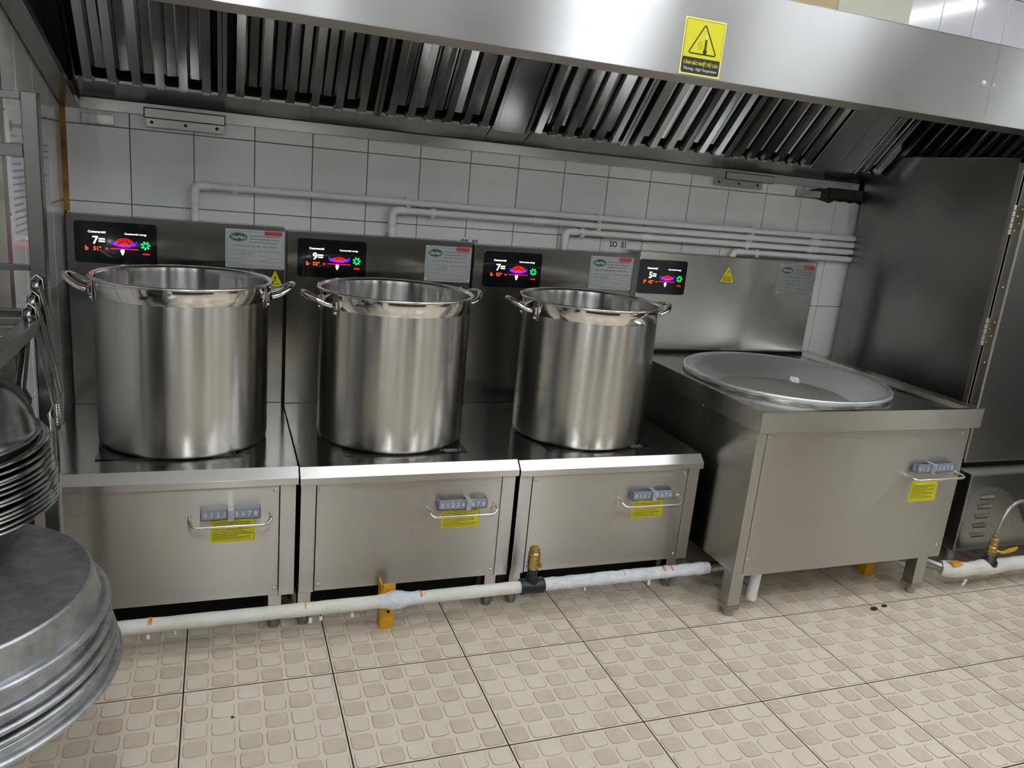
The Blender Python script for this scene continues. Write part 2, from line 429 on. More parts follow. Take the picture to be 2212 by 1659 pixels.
struct(MB().box(RX0, 3.452, -0.02, 0.004, 2.03, CEIL).build('trim_1', 'paint_beige'))
struct(MB().box(3.452, 3.855, -0.03, 0.004, 2.03, CEIL).build('trim_2', 'paint_cream', None, 0.004))
# ochre caulk down the corner
cm = MB()
cm.prism([(XL, -0.016), (XL + 0.004, -0.011), (XL + 0.011, -0.004), (XL + 0.016, 0.0), (XL - 0.003, 0.003)], 1.19, 1.53, 'z')
struct(cm.build('trim_3', 'caulk'))
# steel guard on the pillar's outer corner
gm = MB(); gm.box(XL, XL + 0.003, -0.803, -0.762, 0.05, 2.2); gm.box(XL - 0.04, XL + 0.003, -0.806, -0.803, 0.05, 2.2)
struct(gm.build('trim_4', 'steel'))

# ------------------------------------------------------------------ lamps
LWHO = ['directly above the photographer', 'above the open floor in the middle', 'above the floor at the right', 'close to the right wall', 'just before the middle cooker', 'just before the wok stove', 'at the back of the room on the left', 'at the back of the room on the right', 'in the back left corner']
for i, (ax, c0, a, b) in enumerate(LAMPS):
    def Q(al, ac, z): return (ac, al, z) if ax == 'y' else (al, ac, z)
    m_ = (a + b) / 2; lo_, hi_ = min(a, b), max(a, b)
    t = thing('fluorescent_lamp', Q(m_, c0, CEIL - 0.145), 'white fluorescent batten lamp under the ceiling ' + LWHO[i], 'lamp', 'fluorescent ceiling lamps')
    def bx(a0, a1, c1, c2, z0, z1):
        p, q = Q(a0, c1, z0), Q(a1, c2, z1); return MB().box(p[0], q[0], p[1], q[1], p[2], q[2])
    bx(lo_ - .03, hi_ + .03, c0 - .035, c0 + .035, CEIL - .10, CEIL - .002).build('housing', 'lamp_housing', t, 0.004)
    for d in (-0.03, 0.03):
        MB().tube([Q(lo_, c0 + d, CEIL - .125), Q(hi_, c0 + d, CEIL - .125)], 0.014, 12).build('tube', 'lamp_tube_%d' % i, t)
    for e_ in (lo_ - .012, hi_ + .012):
        bx(e_ - .012, e_ + .012, c0 - .05, c0 + .05, CEIL - .145, CEIL - .10).build('lamp_holder', 'lamp_housing', t)

# ------------------------------------------------------------------ exhaust hood
HX0, HX1, HY, HZ0, HZ1 = 0.468, 5.3, -0.915, 1.762, 2.015
hood = thing('exhaust_hood', (2.5, -0.4, 1.52), 'long brushed steel exhaust hood with angled baffles above the cookers', 'exhaust hood')
mb = MB(); mb.box(HX0, 3.405, HY, HY + 0.002, HZ0, HZ1); mb.build('fascia_panel', 'steel_hood', hood, 0.001)
mb = MB(); mb.box(3.408, HX1, HY, HY + 0.002, HZ0, HZ1); mb.build('fascia_panel', 'steel_hood', hood, 0.001)
mb = MB(); mb.box(3.402, 3.411, HY - 0.0012, HY - 0.0002, HZ0, HZ1); mb.build('fascia_seam', 'steel', hood)
for dx, rr in ((-0.035, 0.011), (0.012, 0.007)):
    MB().ball((3.405 + dx, HY - 0.0006, 1.883), rr, 14, 0, (1, 0.15, 1.2)).build('glue_mark', 'plate_alu', hood)
mb = MB(); mb.prism([(HY, HZ0), (HY + 0.135, HZ0), (HY + 0.135, HZ0 + 0.03), (HY + 0.133, HZ0 + 0.03), (HY + 0.133, HZ0 + 0.0015), (HY, HZ0 + 0.0015)], HX0, HX1, 'x')
mb.build('front_flange', 'steel', hood)
MB().box(HX0, HX1, HY, 0.0, HZ1 - 0.002, HZ1).build('top_plate', 'steel_hood', hood)
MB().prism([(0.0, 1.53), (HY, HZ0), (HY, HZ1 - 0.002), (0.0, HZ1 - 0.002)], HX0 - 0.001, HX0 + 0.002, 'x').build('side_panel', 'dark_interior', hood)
mb = MB(); sl = (HZ0 - 1.525) / (-HY)
mb.prism([(0.0, 1.522), (HY, 1.522 + sl * -HY), (HY, 1.524 + sl * -HY), (0, 1.524)], HX0, HX0 + 0.052, 'x')
mb.prism([(-0.02, 1.527), (HY, 1.522 + sl * -HY), (HY, 1.545 + sl * -HY), (-0.02, 1.55)], HX0 + 0.05, HX0 + 0.052, 'x')
mb.build('side_flange', 'steel_dirty', hood)
# gutter and wall flange
mb = MB(); mb.box(HX0 + 0.05, HX1, -0.014, -0.001, 1.523, 1.561); mb.build('wall_flange', 'steel_dirty', hood, 0.001)
for xa, xb in ((HX0 + 0.05, 1.898), (1.902, 2.058), (2.062, 3.60), (3.604, HX1)):
    mb = MB(); mb.prism([(-.022, 1.563), (-.112, 1.606), (-.112, 1.616), (-.108, 1.616), (-.108, 1.609), (-.022, 1.566)], xa, xb, 'x')
    mb.build('gutter', 'steel_dirty', hood, 0.0008)
MB().box(HX0 + .05, HX1, -.022, -.0142, 1.5615, 1.566).build('sealant_line', 'soot', hood)  # shade of the gap between flange and gutter, as a black strip
# brackets that hold the hood to the tiles
def wall_bracket(x0, x1, xa, xb, z0=1.488, holes=True):
    b = MB().box(x0, x1, -0.02, -0.0145, z0, z0 + 0.029).build('wall_bracket', 'steel_dirty', hood, 0.001)
    MB().box(xa, xb, -0.019, -0.0142, z0 + 0.031, z0 + 0.060).build('bracket_tab', 'steel_dirty', hood, 0.001)
    MB().box(xa - 0.003, xb + 0.003, -0.0146, -0.0141, z0 + 0.029, z0 + 0.063).build('bracket_gap', 'soot', hood)
    if holes:
        for f in (0.08, 0.5, 0.9):
            MB().cyl((x0 + (x1 - x0) * f, -0.0202, z0 + 0.016), 0.0055, 0.0012, (0, -1, 0), 12).build('screw', 'soot', b)
wall_bracket(0.716, 0.966, 0.714, 0.966, 1.486)
wall_bracket(2.972, 3.220, 3.026, 3.280, 1.489)
MB().box(0.525, 0.622, -0.02, -0.001, 1.480, 1.510).build('wall_bracket', 'steel_dirty', hood, 0.001)
MB().box(3.42, 3.55, -0.02, -0.001, 1.478, 1.508).build('wall_bracket', 'steel_dirty', hood, 0.001)
mb = MB(); rs = random.Random(6)
low = [(3.50 + .03 * k, 1.468 + rs.uniform(-.008, .014)) for k in range(12)]
mb.prism(low + [(3.84, 1.535), (3.58, 1.53), (3.50, 1.512)], -.006, -.0005, 'y'); lab(mb.build('soot_deposit', 'soot', hood), 'black greasy soot under the hood flange')
MB().box(3.60, 3.80, -0.03, -0.004, 1.484, 1.53).build('sooty_bracket', 'soot', hood, 0.002)
# blank panels between filters, sloped 48 degrees
SA = math.radians(48); FS = Vector((0, -math.cos(SA), math.sin(SA))); FN = Vector((0, -math.sin(SA), -math.cos(SA))); FO = Vector((0, -0.112, 1.606)); FLEN = 0.50
def fpt(x, s, n): return Vector((x, 0, 0)) + FO + FS * s + FN * n
def fbox(mb, xa, xb, s0, s1, n0, n1, mi=0):
    vs = [fpt(x, s, n) for n in (n0, n1) for x, s in ((xa, s0), (xb, s0), (xb, s1), (xa, s1))]
    mb.add(vs, [(0, 1, 2, 3), (7, 6, 5, 4), (0, 4, 5, 1), (1, 5, 6, 2), (2, 6, 7, 3), (3, 7, 4, 0)], mi)
for xa, xb in ((1.917, 2.033), (3.392, 3.522), (3.524, 3.622), (HX0 + 0.004, 0.515)):
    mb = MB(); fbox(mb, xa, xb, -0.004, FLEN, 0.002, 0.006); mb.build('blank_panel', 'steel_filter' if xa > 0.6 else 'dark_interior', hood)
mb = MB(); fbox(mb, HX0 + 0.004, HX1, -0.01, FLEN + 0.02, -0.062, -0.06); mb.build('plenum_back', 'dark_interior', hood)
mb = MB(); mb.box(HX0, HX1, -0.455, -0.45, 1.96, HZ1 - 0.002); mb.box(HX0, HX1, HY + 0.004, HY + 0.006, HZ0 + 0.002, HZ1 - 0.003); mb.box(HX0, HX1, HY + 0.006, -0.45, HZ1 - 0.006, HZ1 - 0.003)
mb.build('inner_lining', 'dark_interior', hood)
# warning sign glued to the fascia
sx0, sx1, sz0, sz1 = 2.192, 2.330, 1.766, 1.920
yS = HY - 0.0018
sg = MB().box(sx0, sx1, yS, HY, sz0, sz1).build('warning_sign', 'sign_edge', hood)
lab(sg, 'yellow and black high temperature warning sign on the hood')
O = Vector(((sx0 + sx1) / 2, yS - 0.0003, (sz0 + sz1) / 2)); w2, h2 = (sx1 - sx0) / 2, (sz1 - sz0) / 2
def rrect(a, b, c, d, r, k=4):
    out = []
    for cx, cy, a0 in ((c - r, d - r, 0), (a + r, d - r, 90), (a + r, b + r, 180), (c - r, b + r, 270)):
        for i in range(k + 1):
            t = math.radians(a0 + 90 * i / k); out.append((cx + r * math.cos(t), cy + r * math.sin(t)))
    return out
mb = MB()
mb.flat(rrect(-w2 + .005, -h2 + .005, w2 - .005, h2 - .005, .006), O, X3, Z3, 1)
mb.flat(rrect(-w2 + .0062, -h2 + .0062, w2 - .0062, h2 - .0062, .005), O - Vector((0, .0002, 0)), X3, Z3, 0)
mb.build('sign_face', ['sign_yellow', 'print_black'], sg)
mb = MB(); mb.flat(rrect(-w2 + .0056, -h2 + .0056, w2 - .0056, -h2 + .048, .004), O - Vector((0, .0004, 0)), X3, Z3); mb.build('sign_band', 'print_black', sg)
Of = O - Vector((0, .0007, 0))
mb = MB()
def strip(mb, pts, w, O, R, U, closed=False, mi=0):
    n = len(pts); L = []; Rr = []
    for i in range(n):
        p0 = Vector(pts[i - 1]) if (closed or i > 0) else Vector(pts[i]); p1 = Vector(pts[(i + 1) % n]) if (closed or i < n - 1) else Vector(pts[i])
        t = (p1 - p0); t.normalize(); nn = Vector((-t.y, t.x))
        L.append(Vector(pts[i]) + nn * w / 2); Rr.append(Vector(pts[i]) - nn * w / 2)
    for i in range(n if closed else n - 1):
        j = (i + 1) % n; mb.flat([L[i], L[j], Rr[j], Rr[i]][::-1], O, R, U, mi)
tri = [(-0.047, -0.018), (0.047, -0.018), (0.0, 0.062)]
pts = []
for k in range(3):
    p, q, r = Vector(tri[k - 1]), Vector(tri[k]), Vector(tri[(k + 1) % 3])
    a = (p - q).normalized(); b = (r - q).normalized()
    for f in (0, .25, .5, .75, 1):
        pts.append(tuple(q + (a * (1 - f) ** 2 + b * f ** 2) * 0.008))
strip(mb, pts, 0.0036, Of, X3, Z3, True)
mb.flat(rrect(.0045, -.012, .0115, .028, .003), Of, X3, Z3)
mb.flat([(0.008 + .0068 * math.cos(2 * PI * k / 20), -.0105 + .0068 * math.sin(2 * PI * k / 20)) for k in range(20)], Of - Vector((0, .0001, 0)), X3, Z3)
for q in (-.016, -.0105, -.005):
    strip(mb, [(q + .0016 * math.sin(k * .9), -.006 + .003 * k + (q + .01) * .3) for k in range(8)], .0009, Of, X3, Z3)
mb.build('sign_symbol', 'print_black', sg)
mb = MB(); mb.flat(rrect(.0052, .022, .0108, .037, .0028), Of - Vector((0, .0002, 0)), X3, Z3); mb.build('sign_thermometer_tip', 'print_white', sg)
mb = MB(); text(mb, 'CẢNH BÁO NHIỆT ĐỘ CAO', Of + Z3 * (-h2 + .0335), X3, Z3, .118, .0155, 0, .022); mb.build('sign_text', 'sign_yellow', sg)
mb = MB(); text(mb, 'Warning - High Temperature', Of + Z3 * (-h2 + .016), X3, Z3, .112, .0105, .2, .006); mb.build('sign_small_text', 'print_white', sg)

# ------------------------------------------------------------------ baffle filters
rsl = random.Random(17)
def channel(mb, xc, w, s0, s1, nf, nb, taper=0.0):
    tw = rsl.uniform(-.0016, .0016)
    """U-shaped slat; nf = front offset, nb = back offset of the flanges"""
    a, b = w / 2, w / 2 + 0.007
    pf = [(xc - b, nb), (xc - a, nf - tw), (xc + a, nf + tw), (xc + b, nb)]
    vs = []
    for s in (s0, s1):
        for x, n in pf: vs.append(fpt(x, s, n))
    e = [fpt(xc - a * .72, s0 - 0.012, nf - .004), fpt(xc + a * .72, s0 - 0.012, nf - .004)]
    fs = [(0, 1, 5, 4), (1, 2, 6, 5), (2, 3, 7, 6)]
    if taper:
        vs += e; fs += [(8, 9, 2, 1), (8, 1, 0), (2, 9, 3)]
    mb.add(vs, [f for f in fs])
FILT = [(0.517, 0.957), (0.959, 1.470), (1.472, 1.914), (2.036, 2.452), (2.454, 2.937), (2.939, 3.390), (3.626, 4.09), (4.092, 4.55)]
where = ['first from the left wall', 'second from the left wall', 'just left of the plain middle panel', 'just right of the plain middle panel',
         'fifth from the left, under the sign', 'just left of the second plain panel', 'beside the tall steel cabinet', 'last at the dark right end']
for i, (xa, xb) in enumerate(FILT):
    t = thing('baffle_filter', ((xa + xb) / 2, FO.y, FO.z), 'steel slatted baffle grease filter in the hood, ' + where[i], 'filter', 'baffle filters in the hood')
    for x0, x1 in ((xa, xa + 0.013), (xb - 0.013, xb)):
        mb = MB(); fbox(mb, x0, x1, 0.0, FLEN, -0.03, 0.012); mb.build('frame_side', 'steel_filter', t, 0.001)
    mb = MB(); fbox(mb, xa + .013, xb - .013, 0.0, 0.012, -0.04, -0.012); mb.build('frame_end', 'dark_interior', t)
    mb = MB(); fbox(mb, xa + .013, xb - .013, FLEN - 0.012, FLEN, -0.04, -0.012); mb.build('frame_end', 'steel_filter', t)
    n = 6; pit = (xb - xa - 0.026) / n
    for k in range(n):
        mb = MB(); channel(mb, xa + .013 + pit * (k + .5), .026, .016, FLEN - .01, .015, -.004, 1); mb.build('slat', 'steel_filter', t)
    for k in range(n + 1):
        if k in (0, n): continue
        mb = MB(); channel(mb, xa + .013 + pit * k, .026, .044, FLEN - .01, -.010, -.022); mb.build('back_slat', 'steel_filter', t)

# ------------------------------------------------------------------ induction cookers
def round_slab(mb, x0, x1, z0, z1, yf, yb, r, mi=0):
    pr = rrect(x0, z0, x1, z1, r, 5); n = len(pr)
    vs = [(x, yf, z) for x, z in pr] + [(x, yb, z) for x, z in pr]
    mb.add(vs, [tuple(range(n))] + [(k, n + k, n + (k + 1) % n, (k + 1) % n) for k in range(n)], mi)
def display(par, x0, x1, z0, z1, yf, big, code, tmp, level):
    mb = MB(); round_slab(mb, x0, x1, z0, z1, yf - .004, yf, .010); d = mb.build('display', 'display_glass', par)
    lab(d, 'black glass touch display with glowing red, blue and green symbols')
    w, h = x1 - x0, z1 - z0; y = yf - .0046
    P = lambda u, v: Vector((x0 + u * w, y, z0 + v * h))
    mb = MB(); text(mb, 'Commercial', P(.27, .75), X3, Z3, .21 * w, .055 * h, 0, .012); mb.build('display_heading', 'e_white', d)
    mb = MB(); text(mb, 'Commercial energy', P(.74, .73), X3, Z3, .27 * w, .055 * h, 0, .012); mb.build('display_heading', 'e_white', d)
    mb = MB(); mb.flat(rrect(-.006, -.004, .006, .007, .003), P(.575, .30), X3, Z3); mb.flat(rrect(-.003, -.011, .003, -.002, .001), P(.575, .30), X3, Z3); mb.build('display_icon', 'e_white', d)
    mb = MB(); text(mb, big, P(.29, .55), X3, Z3, .15 * w, .19 * h, 0, .02)
    mb.build('display_text', 'e_white', d)
    mb = MB(); text(mb, code, P(.145, .355), X3, Z3, None, .11 * h, 0, .02); text(mb, tmp, P(.27, .355), X3, Z3, None, .10 * h, 0, .02)
    mb.build('display_digits', 'e_orange', d)
    mb = MB(); c = P(.60, .43); ry = .20 * h * level; rx = .135 * w
    R = Vector((1, 0, 0))
    for a0, a1, r0, r1, nn in ((8, 172, .84, 1.0, 13), (8, 172, .62, .78, 11)):
        for k in range(nn):
            t0 = math.radians(a0 + (a1 - a0) * (k + .2) / nn); t1 = math.radians(a0 + (a1 - a0) * (k + .8) / nn)
            mb.flat([(rx * r0 * math.cos(t0), ry * r0 * math.sin(t0)), (rx * r1 * math.cos(t0), ry * r1 * math.sin(t0)), (rx * r1 * math.cos(t1), ry * r1 * math.sin(t1)), (rx * r0 * math.cos(t1), ry * r0 * math.sin(t1))], c, X3, Z3)
    mb.flat([(rx * .50 * math.cos(PI * k / 16), ry * .50 * math.sin(PI * k / 16)) for k in range(17)], c, X3, Z3)
    mb.flat([(-.17 * w, -.02), (.17 * w, -.02), (.17 * w, -.0175), (-.17 * w, -.0175)], P(.60, .50), X3, Z3)
    mb.flat([(-.0045, -.003), (.0045, -.003), (.0045, .003), (-.0045, .003)], P(.385, .355), X3, Z3)
    text(mb, 'auto', P(.865, .27), X3, Z3, .085 * w, .045 * h, 0, .02)
    mb.build('display_gauge', 'e_red', d)
    mb = MB()
    for k in range(9):
        f0 = -1 + 2 * k / 9 + .03; f1 = -1 + 2 * (k + 1) / 9 - .03
        g = lambda f: .010 * abs(f) ** 2
        mb.flat([(.155 * w * f0, g(f0) - .006), (.155 * w * f1, g(f1) - .006), (.16 * w * f1, g(f1) * 1.6 + .003), (.16 * w * f0, g(f0) * 1.6 + .003)], P(.60, .435), X3, Z3)
    mb.build('display_gauge_base', 'e_blue', d)
    mb = MB(); c = P(.86, .47)
    for k in range(7):
        a = 2 * PI * k / 7
        p = [(.004, 0), (.008, .0045), (.0135, .004), (.0155, 0), (.012, -.002), (.008, -.001)]
        mb.flat([(x * math.cos(a) - yy * math.sin(a), x * math.sin(a) + yy * math.cos(a)) for x, yy in p], c, X3, Z3)
    mb.build('display_fan', 'e_green', d)
def rating_plate(par, x0, x1, z0, z1, yf, seed):
    rg = random.Random(seed)
    mb = MB(); mb.box(x0, x1, yf - .0015, yf, z0, z1); d = mb.build('rating_plate', 'plate_alu', par)
    lab(d, 'silver rating plate with green oval logo and red corner label')
    w, h = x1 - x0, z1 - z0; y = yf - .0019; C = Vector((x0, y, z0)); Cb = Vector((x0, y - .0004, z0))
    mb = MB(); pts = []
    e, n = .007, .009
    pts = [(e, e + n), (e + n, e), (w - e - n, e), (w - e, e + n), (w - e, h - e - n), (w - e - n, h - e), (e + n, h - e), (e, h - e - n)]
    strip(mb, pts, .0009, C, X3, Z3, True)
    text(mb, 'HOTLINE: 0903 483 288 - 0904 660 286', C + X3 * w * .5 + Z3 * h * .575, X3, Z3, .74 * w, .042 * h * 1.2)
    L = lambda t, u, v, ww: text(mb, t, C + X3 * u * w + Z3 * v * h, X3, Z3, ww * w, None, align='l')
    L('Tên sản phẩm: Bếp từ công nghiệp', .06, .455, .44); L('Điện áp: 380V - 50/60HZ', .56, .455, .37)
    L('Thương hiệu:', .06, .355, .17); L('VIỆT HÀN', .26, .355, .19); L('Công suất:', .56, .335, .14)
    L('XUẤT XỨ: VIỆT NAM', .06, .24, .28); L('Thông số:', .56, .215, .12); L('Mã sản phẩm:', .06, .135, .17)
    for v in (.84, .76): words(mb, .40 * w, .93 * w, v * h, .018 * h, C, X3, Z3, rg)
    words(mb, .40 * w, .88 * w, .68 * h, .016 * h, C, X3, Z3, rg)
    for a, b, v0, v1 in ((.245, .50, .305, .40), (.72, .93, .285, .385), (.70, .93, .165, .265), (.26, .88, .085, .185)):
        strip(mb, [(a * w, v0 * h), (b * w, v0 * h), (b * w, v1 * h), (a * w, v1 * h)], .0006, C, X3, Z3, True)
    mb.build('plate_print', 'print_grey', d)
    mb = MB(); mb.flat([(w * .215 + w * .155 * math.cos(2 * PI * k / 32), h * .80 + h * .115 * math.sin(2 * PI * k / 32)) for k in range(32)], C, X3, Z3); mb.build('plate_logo', 'logo_green', d)
    mb = MB(); text(mb, 'VietHan', Cb + X3 * w * .215 + Z3 * h * .80, X3, Z3, .23 * w, .105 * h, .25, .012)
    strip(mb, [(w * .215 + w * .142 * math.cos(2 * PI * k / 32), h * .80 + h * .10 * math.sin(2 * PI * k / 32)) for k in range(32)], .0006, Cb, X3, Z3, True)
    mb.build('plate_logo_text', 'print_white', d)
    mb = MB(); mb.flat([(.655 * w, .875 * h), (.955 * w, .875 * h), (.955 * w, .985 * h), (.655 * w, .985 * h)], Cb, X3, Z3); mb.build('plate_label', 'label_red', d)
    mb = MB(); text(mb, 'BẾP TỪ 4', Cb + X3 * w * .80 + Z3 * h * .93 - Vector((0, .0003, 0)), X3, Z3, .2 * w, .075 * h, 0, .01); mb.build('plate_label_text', 'print_grey', d)
    for a, b in ((.03, .05), (.97, .05), (.03, .95), (.97, .95)):
        MB().ball((x0 + a * w, y, z0 + b * h), .0034, 10, 0, (1, .5, 1)).build('rivet', 'rivet', d)
def warn_triangle(par, xc, z0, w, h, yf):
    def ring(k):
        t = [(-w / 2 + k * 1.6, k), (w / 2 - k * 1.6, k), (0, h - k * 2.1)]; out = []
        for i in range(3):
            p, q, r = Vector(t[i - 1]), Vector(t[i]), Vector(t[(i + 1) % 3]); a = (p - q).normalized(); b = (r - q).normalized()
            for f in (0, .5, 1): out.append(tuple(q + (a * (1 - f) ** 2 + b * f ** 2) * .005))
        return out
    O = Vector((xc, yf - .001, z0)); s = MB(); pr = ring(0); n = len(pr)
    vs = [(xc + x, yf - .001, z0 + z) for x, z in pr] + [(xc + x, yf, z0 + z) for x, z in pr]
    s.add(vs, [tuple(range(n))] + [(k, n + k, n + (k + 1) % n, (k + 1) % n) for k in range(n)]); d = s.build('warning_triangle', 'print_black', par)
    lab(d, 'small yellow warning triangle sticker')
    mb = MB(); mb.flat(ring(.0016), O - Vector((0, .0003, 0)), X3, Z3); mb.build('triangle_face', 'sticker_yellow', d)
    mb = MB(); q = O - Vector((0, .0006, 0)); text(mb, '!', q + Z3 * h * .58, X3, Z3, None, h * .24, 0, .02)
    text(mb, 'CẢNH BÁO', q + Z3 * h * .37, X3, Z3, w * .42, h * .085, 0, .02); rg = random.Random(3)
    words(mb, -w * .28, w * .29, h * .245, h * .045, q, X3, Z3, rg); words(mb, -w * .25, w * .27, h * .145, h * .045, q, X3, Z3, rg)
    mb.build('triangle_print', 'print_black', d)
def control(par, x0, z0, yf, hide, lw=.166):
    h = .034; yo = yf - .022
    mb = MB(); mb.box(x0, x0 + lw, yo, yo + .003, z0, z0 + h); mb.box(x0, x0 + .003, yo, yf, z0, z0 + h); mb.box(x0 + lw - .003, x0 + lw, yo, yf, z0, z0 + h); mb.box(x0, x0 + lw, yo, yf, z0, z0 + .003)
    d = mb.build('power_scale', 'scale_grey', par, .0008); lab(d, 'grey power scale numbered 0 to 8 with sliding lever')
    mb = MB()
    for k in range(9):
        if k == hide: continue
        text(mb, str(k), (x0 + .014 + k * (lw - .028) / 8, yo - .0004, z0 + h * .5), X3, Z3, None, h * .42)
    mb.build('scale_digits', 'print_white', d)
    xl = x0 + .014 + hide * (lw - .028) / 8
    mb = MB(); mb.box(xl - .0085, xl + .0085, yo - .010, yo - .001, z0 - .002, z0 + h + .002); mb.prism([(xl - .0085, z0 + h + .002), (xl + .0085, z0 + h + .002), (xl + .001, z0 + h * .35)], yo - .014, yo - .010, 'y')
    mb.box(xl - .008, xl + .008, yo - .001, yf, z0 + h - .001, z0 + h + .001)
    mb.build('lever', 'lever_grey', d, .001)
def bar_handle(par, x0, x1, z, yf, out=.045, up=.016):
    mb = MB(); r = .0042
    pts = [(x0, yf, z + up)]
    for k in range(5): a = PI / 2 * k / 4; pts.append((x0 + .022 * (1 - math.cos(a)), yf - out + .018 * (1 - math.sin(a)), z + up - up * math.sin(a)))
    for k in range(5): a = PI / 2 * (1 - k / 4); pts.append((x1 - .022 * (1 - math.cos(a)), yf - out + .018 * (1 - math.sin(a)), z + up - up * math.sin(a)))
    pts.append((x1, yf, z + up)); mb.tube(pts, r, 12)
    for x in (x0, x1): mb.cyl((x, yf, z + up), .007, .003, (0, -1, 0), 14)
    lab(mb.build('handle', 'chrome_soft', par), 'thin bent steel rod handle')
def yellow_note(par, x0, x1, z0, z1, yf, seed):
    mb = MB().box(x0, x1, yf - .0008, yf, z0, z1); d = mb.build('instruction_sticker', 'sticker_yellow', par); lab(d, 'yellow instruction sticker with dense black print')
    w, h = x1 - x0, z1 - z0; C = Vector((x0, yf - .0011, z0)); rg = random.Random(seed); mb = MB()
    strip(mb, rrect(.003, .004, w - .003, h - .004, .004, 3), .0007, C, X3, Z3, True)
    text(mb, 'CHÚ Ý:', C + X3 * .007 + Z3 * (h - .011), X3, Z3, .018, None, 0, .015, 'l')
    v = h - .019
    k = 0
    while v > .008:
        words(mb, .007, w - .007 - (rg.uniform(.01, .06) if k % 3 == 2 else rg.uniform(0, .012)), v, .0017, C, X3, Z3, rg); v -= .0052; k += 1
    mb.build('sticker_print', 'print_black', d)
def screw(par, x, z, yf):
    MB().ball((x, yf, z), .006, 10, 0, (1, .55, 1)).build('screw', 'chrome_soft', par)
ZT = 0.531
def cooker(x0, x1, dz, ddz, label, big, code, tmp, level, hide, ctl, hnd, note, glass, disp, plate, tri, seed):
    t = thing('induction_cooker', ((x0 + x1) / 2, -0.4, 0), label, 'cooker', 'low induction cookers with tall backsplashes')
    zt = ZT + dz
    MB().box(x0 + .006, x1 - .006, -.755, -.02, .128, zt - .045).build('cabinet_body', 'steel_dark', t)
    for fx in (.022, x1 - x0 - .062):
        for yc, nm in ((-.748, 'leg'), (-.10, 'leg')):
            l = MB().box(x0 + fx - .02, x0 + fx + .02, yc - .02, yc + .02, .036, .13).build(nm, 'steel', t, .0015)
            MB().cyl((x0 + fx, yc, 0.0), .0165, .037, seg=16, r2=.019).build('foot', 'steel_dark', l)
    MB().box(x0 + .05, x1 - .09, -.712, -.70, .004, .128).build('kick_plate', 'gap', t)  # added black sheet standing in for the shade under the cooker
    MB().box(x0 + .003, x0 + .048, -.774, -.755, .118, zt - .047).build('front_post', 'steel', t, .0012)
    MB().box(x1 - .052, x1 - .006, -.774, -.755, .118, zt - .047).build('front_post', 'steel', t, .0012)
    MB().box(x0 + .045, x1 - .05, -.7555, -.754, .125, zt - .05).build('panel_gap', 'gap', t)
    fp = MB().box(x0 + .0505, x1 - .0545, -.775, -.7565, .122, zt - .048).build('front_panel', 'steel', t, .0012)
    for sx in (x0 + .062, x1 - .066):
        for sz in (.143, zt - .066): screw(fp, sx, sz, -.775)
    mb = MB(); mb.prism([(-.7555, zt - .046), (-.7555, zt), (-.02, zt), (-.02, zt - .046)], x0, x1, 'x')
    mb.build('countertop', 'steel_top', t, .0008)
    MB().box(x0, x1, -.785, -.7557, zt - .048, zt - .0265).build('countertop_lip', 'steel', t, .0008)
    mb = MB(); mb.prism([(-.785, zt - .0263), (-.756, zt), (-.7557, zt), (-.7557, zt - .0263)], x0, x1, 'x')
    mb.build('countertop_chamfer', 'steel_chamfer', t, .0006)
    gx0, gx1, gy = glass
    g = MB().box(gx0, gx1, gy, gy + .40, zt, zt + .003).build('glass_plate', 'cook_glass', t)
    mb = MB(); Q = Vector((gx1 - .055, gy + .022, zt + .0034)); text(mb, 'VietHan', Q, X3, Vector((0, 1, 0)), .045, .012, .25, .012)
    strip(mb, [(.035 * math.cos(2 * PI * k / 28), .011 * math.sin(2 * PI * k / 28)) for k in range(28)], .0008, Q, X3, Vector((0, 1, 0)), True)
    words(mb, -.022, .024, -.017, .002, Q, X3, Vector((0, 1, 0)), random.Random(5)); mb.build('glass_logo', 'glass_print', g)
    zs = 1.176 + ddz
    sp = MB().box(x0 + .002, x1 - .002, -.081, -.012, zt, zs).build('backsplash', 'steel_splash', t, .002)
    MB().box(x0 + .003, x1 - .003, -.079, -.0122, zs - .001, zs + .0006).build('backsplash_cap', 'steel_dark', t)
    yf = -.081
    display(t, *disp, yf, big, code, tmp, level)
    rating_plate(t, *plate, yf, seed)
    warn_triangle(t, *tri, yf)
    control(t, ctl[0], ctl[1], -.775, hide)
    bar_handle(t, hnd[0], hnd[1], hnd[2], -.775)
    yellow_note(t, *note, -.775, seed)
    return t
cooker(.474, 1.170, .004, .010, 'induction cooker in the left corner, lever between 3 and 5, display reading 51', '7=', 'b', '51°', 1.0, 4, (.896, .392), (.866, 1.092, .381), (.922, 1.048, .310, .392),
       (.612, 1.014, -.655), (.499, .748, 1.030, 1.168), (.968, 1.168, 1.036, 1.172), (1.137, .952, .082, .085), 11)
cooker(1.175, 1.876, 0, 0, 'middle induction cooker, lever between 4 and 6, big 9 on its display', '9=', 'b', '53°', .62, 5, (1.604, .381), (1.574, 1.802, .368), (1.623, 1.753, .308, .388),
       (1.321, 1.727, -.675), (1.214, 1.462, 1.016, 1.155), (1.688, 1.872, 1.020, 1.157), (1.838, .925, .082, .085), 12)
cooker(1.882, 2.592, -.004, -.006, 'right induction cooker beside the wok stove, with brass valve before its front', '7=', 'b', '53°', .95, 4, (2.310, .374), (2.265, 2.507, .361), (2.325, 2.453, .297, .371),
       (2.022, 2.424, -.682), (1.925, 2.171, 1.010, 1.151), (2.390, 2.588, 1.020, 1.156), (2.53, .925, .082, .085), 13)

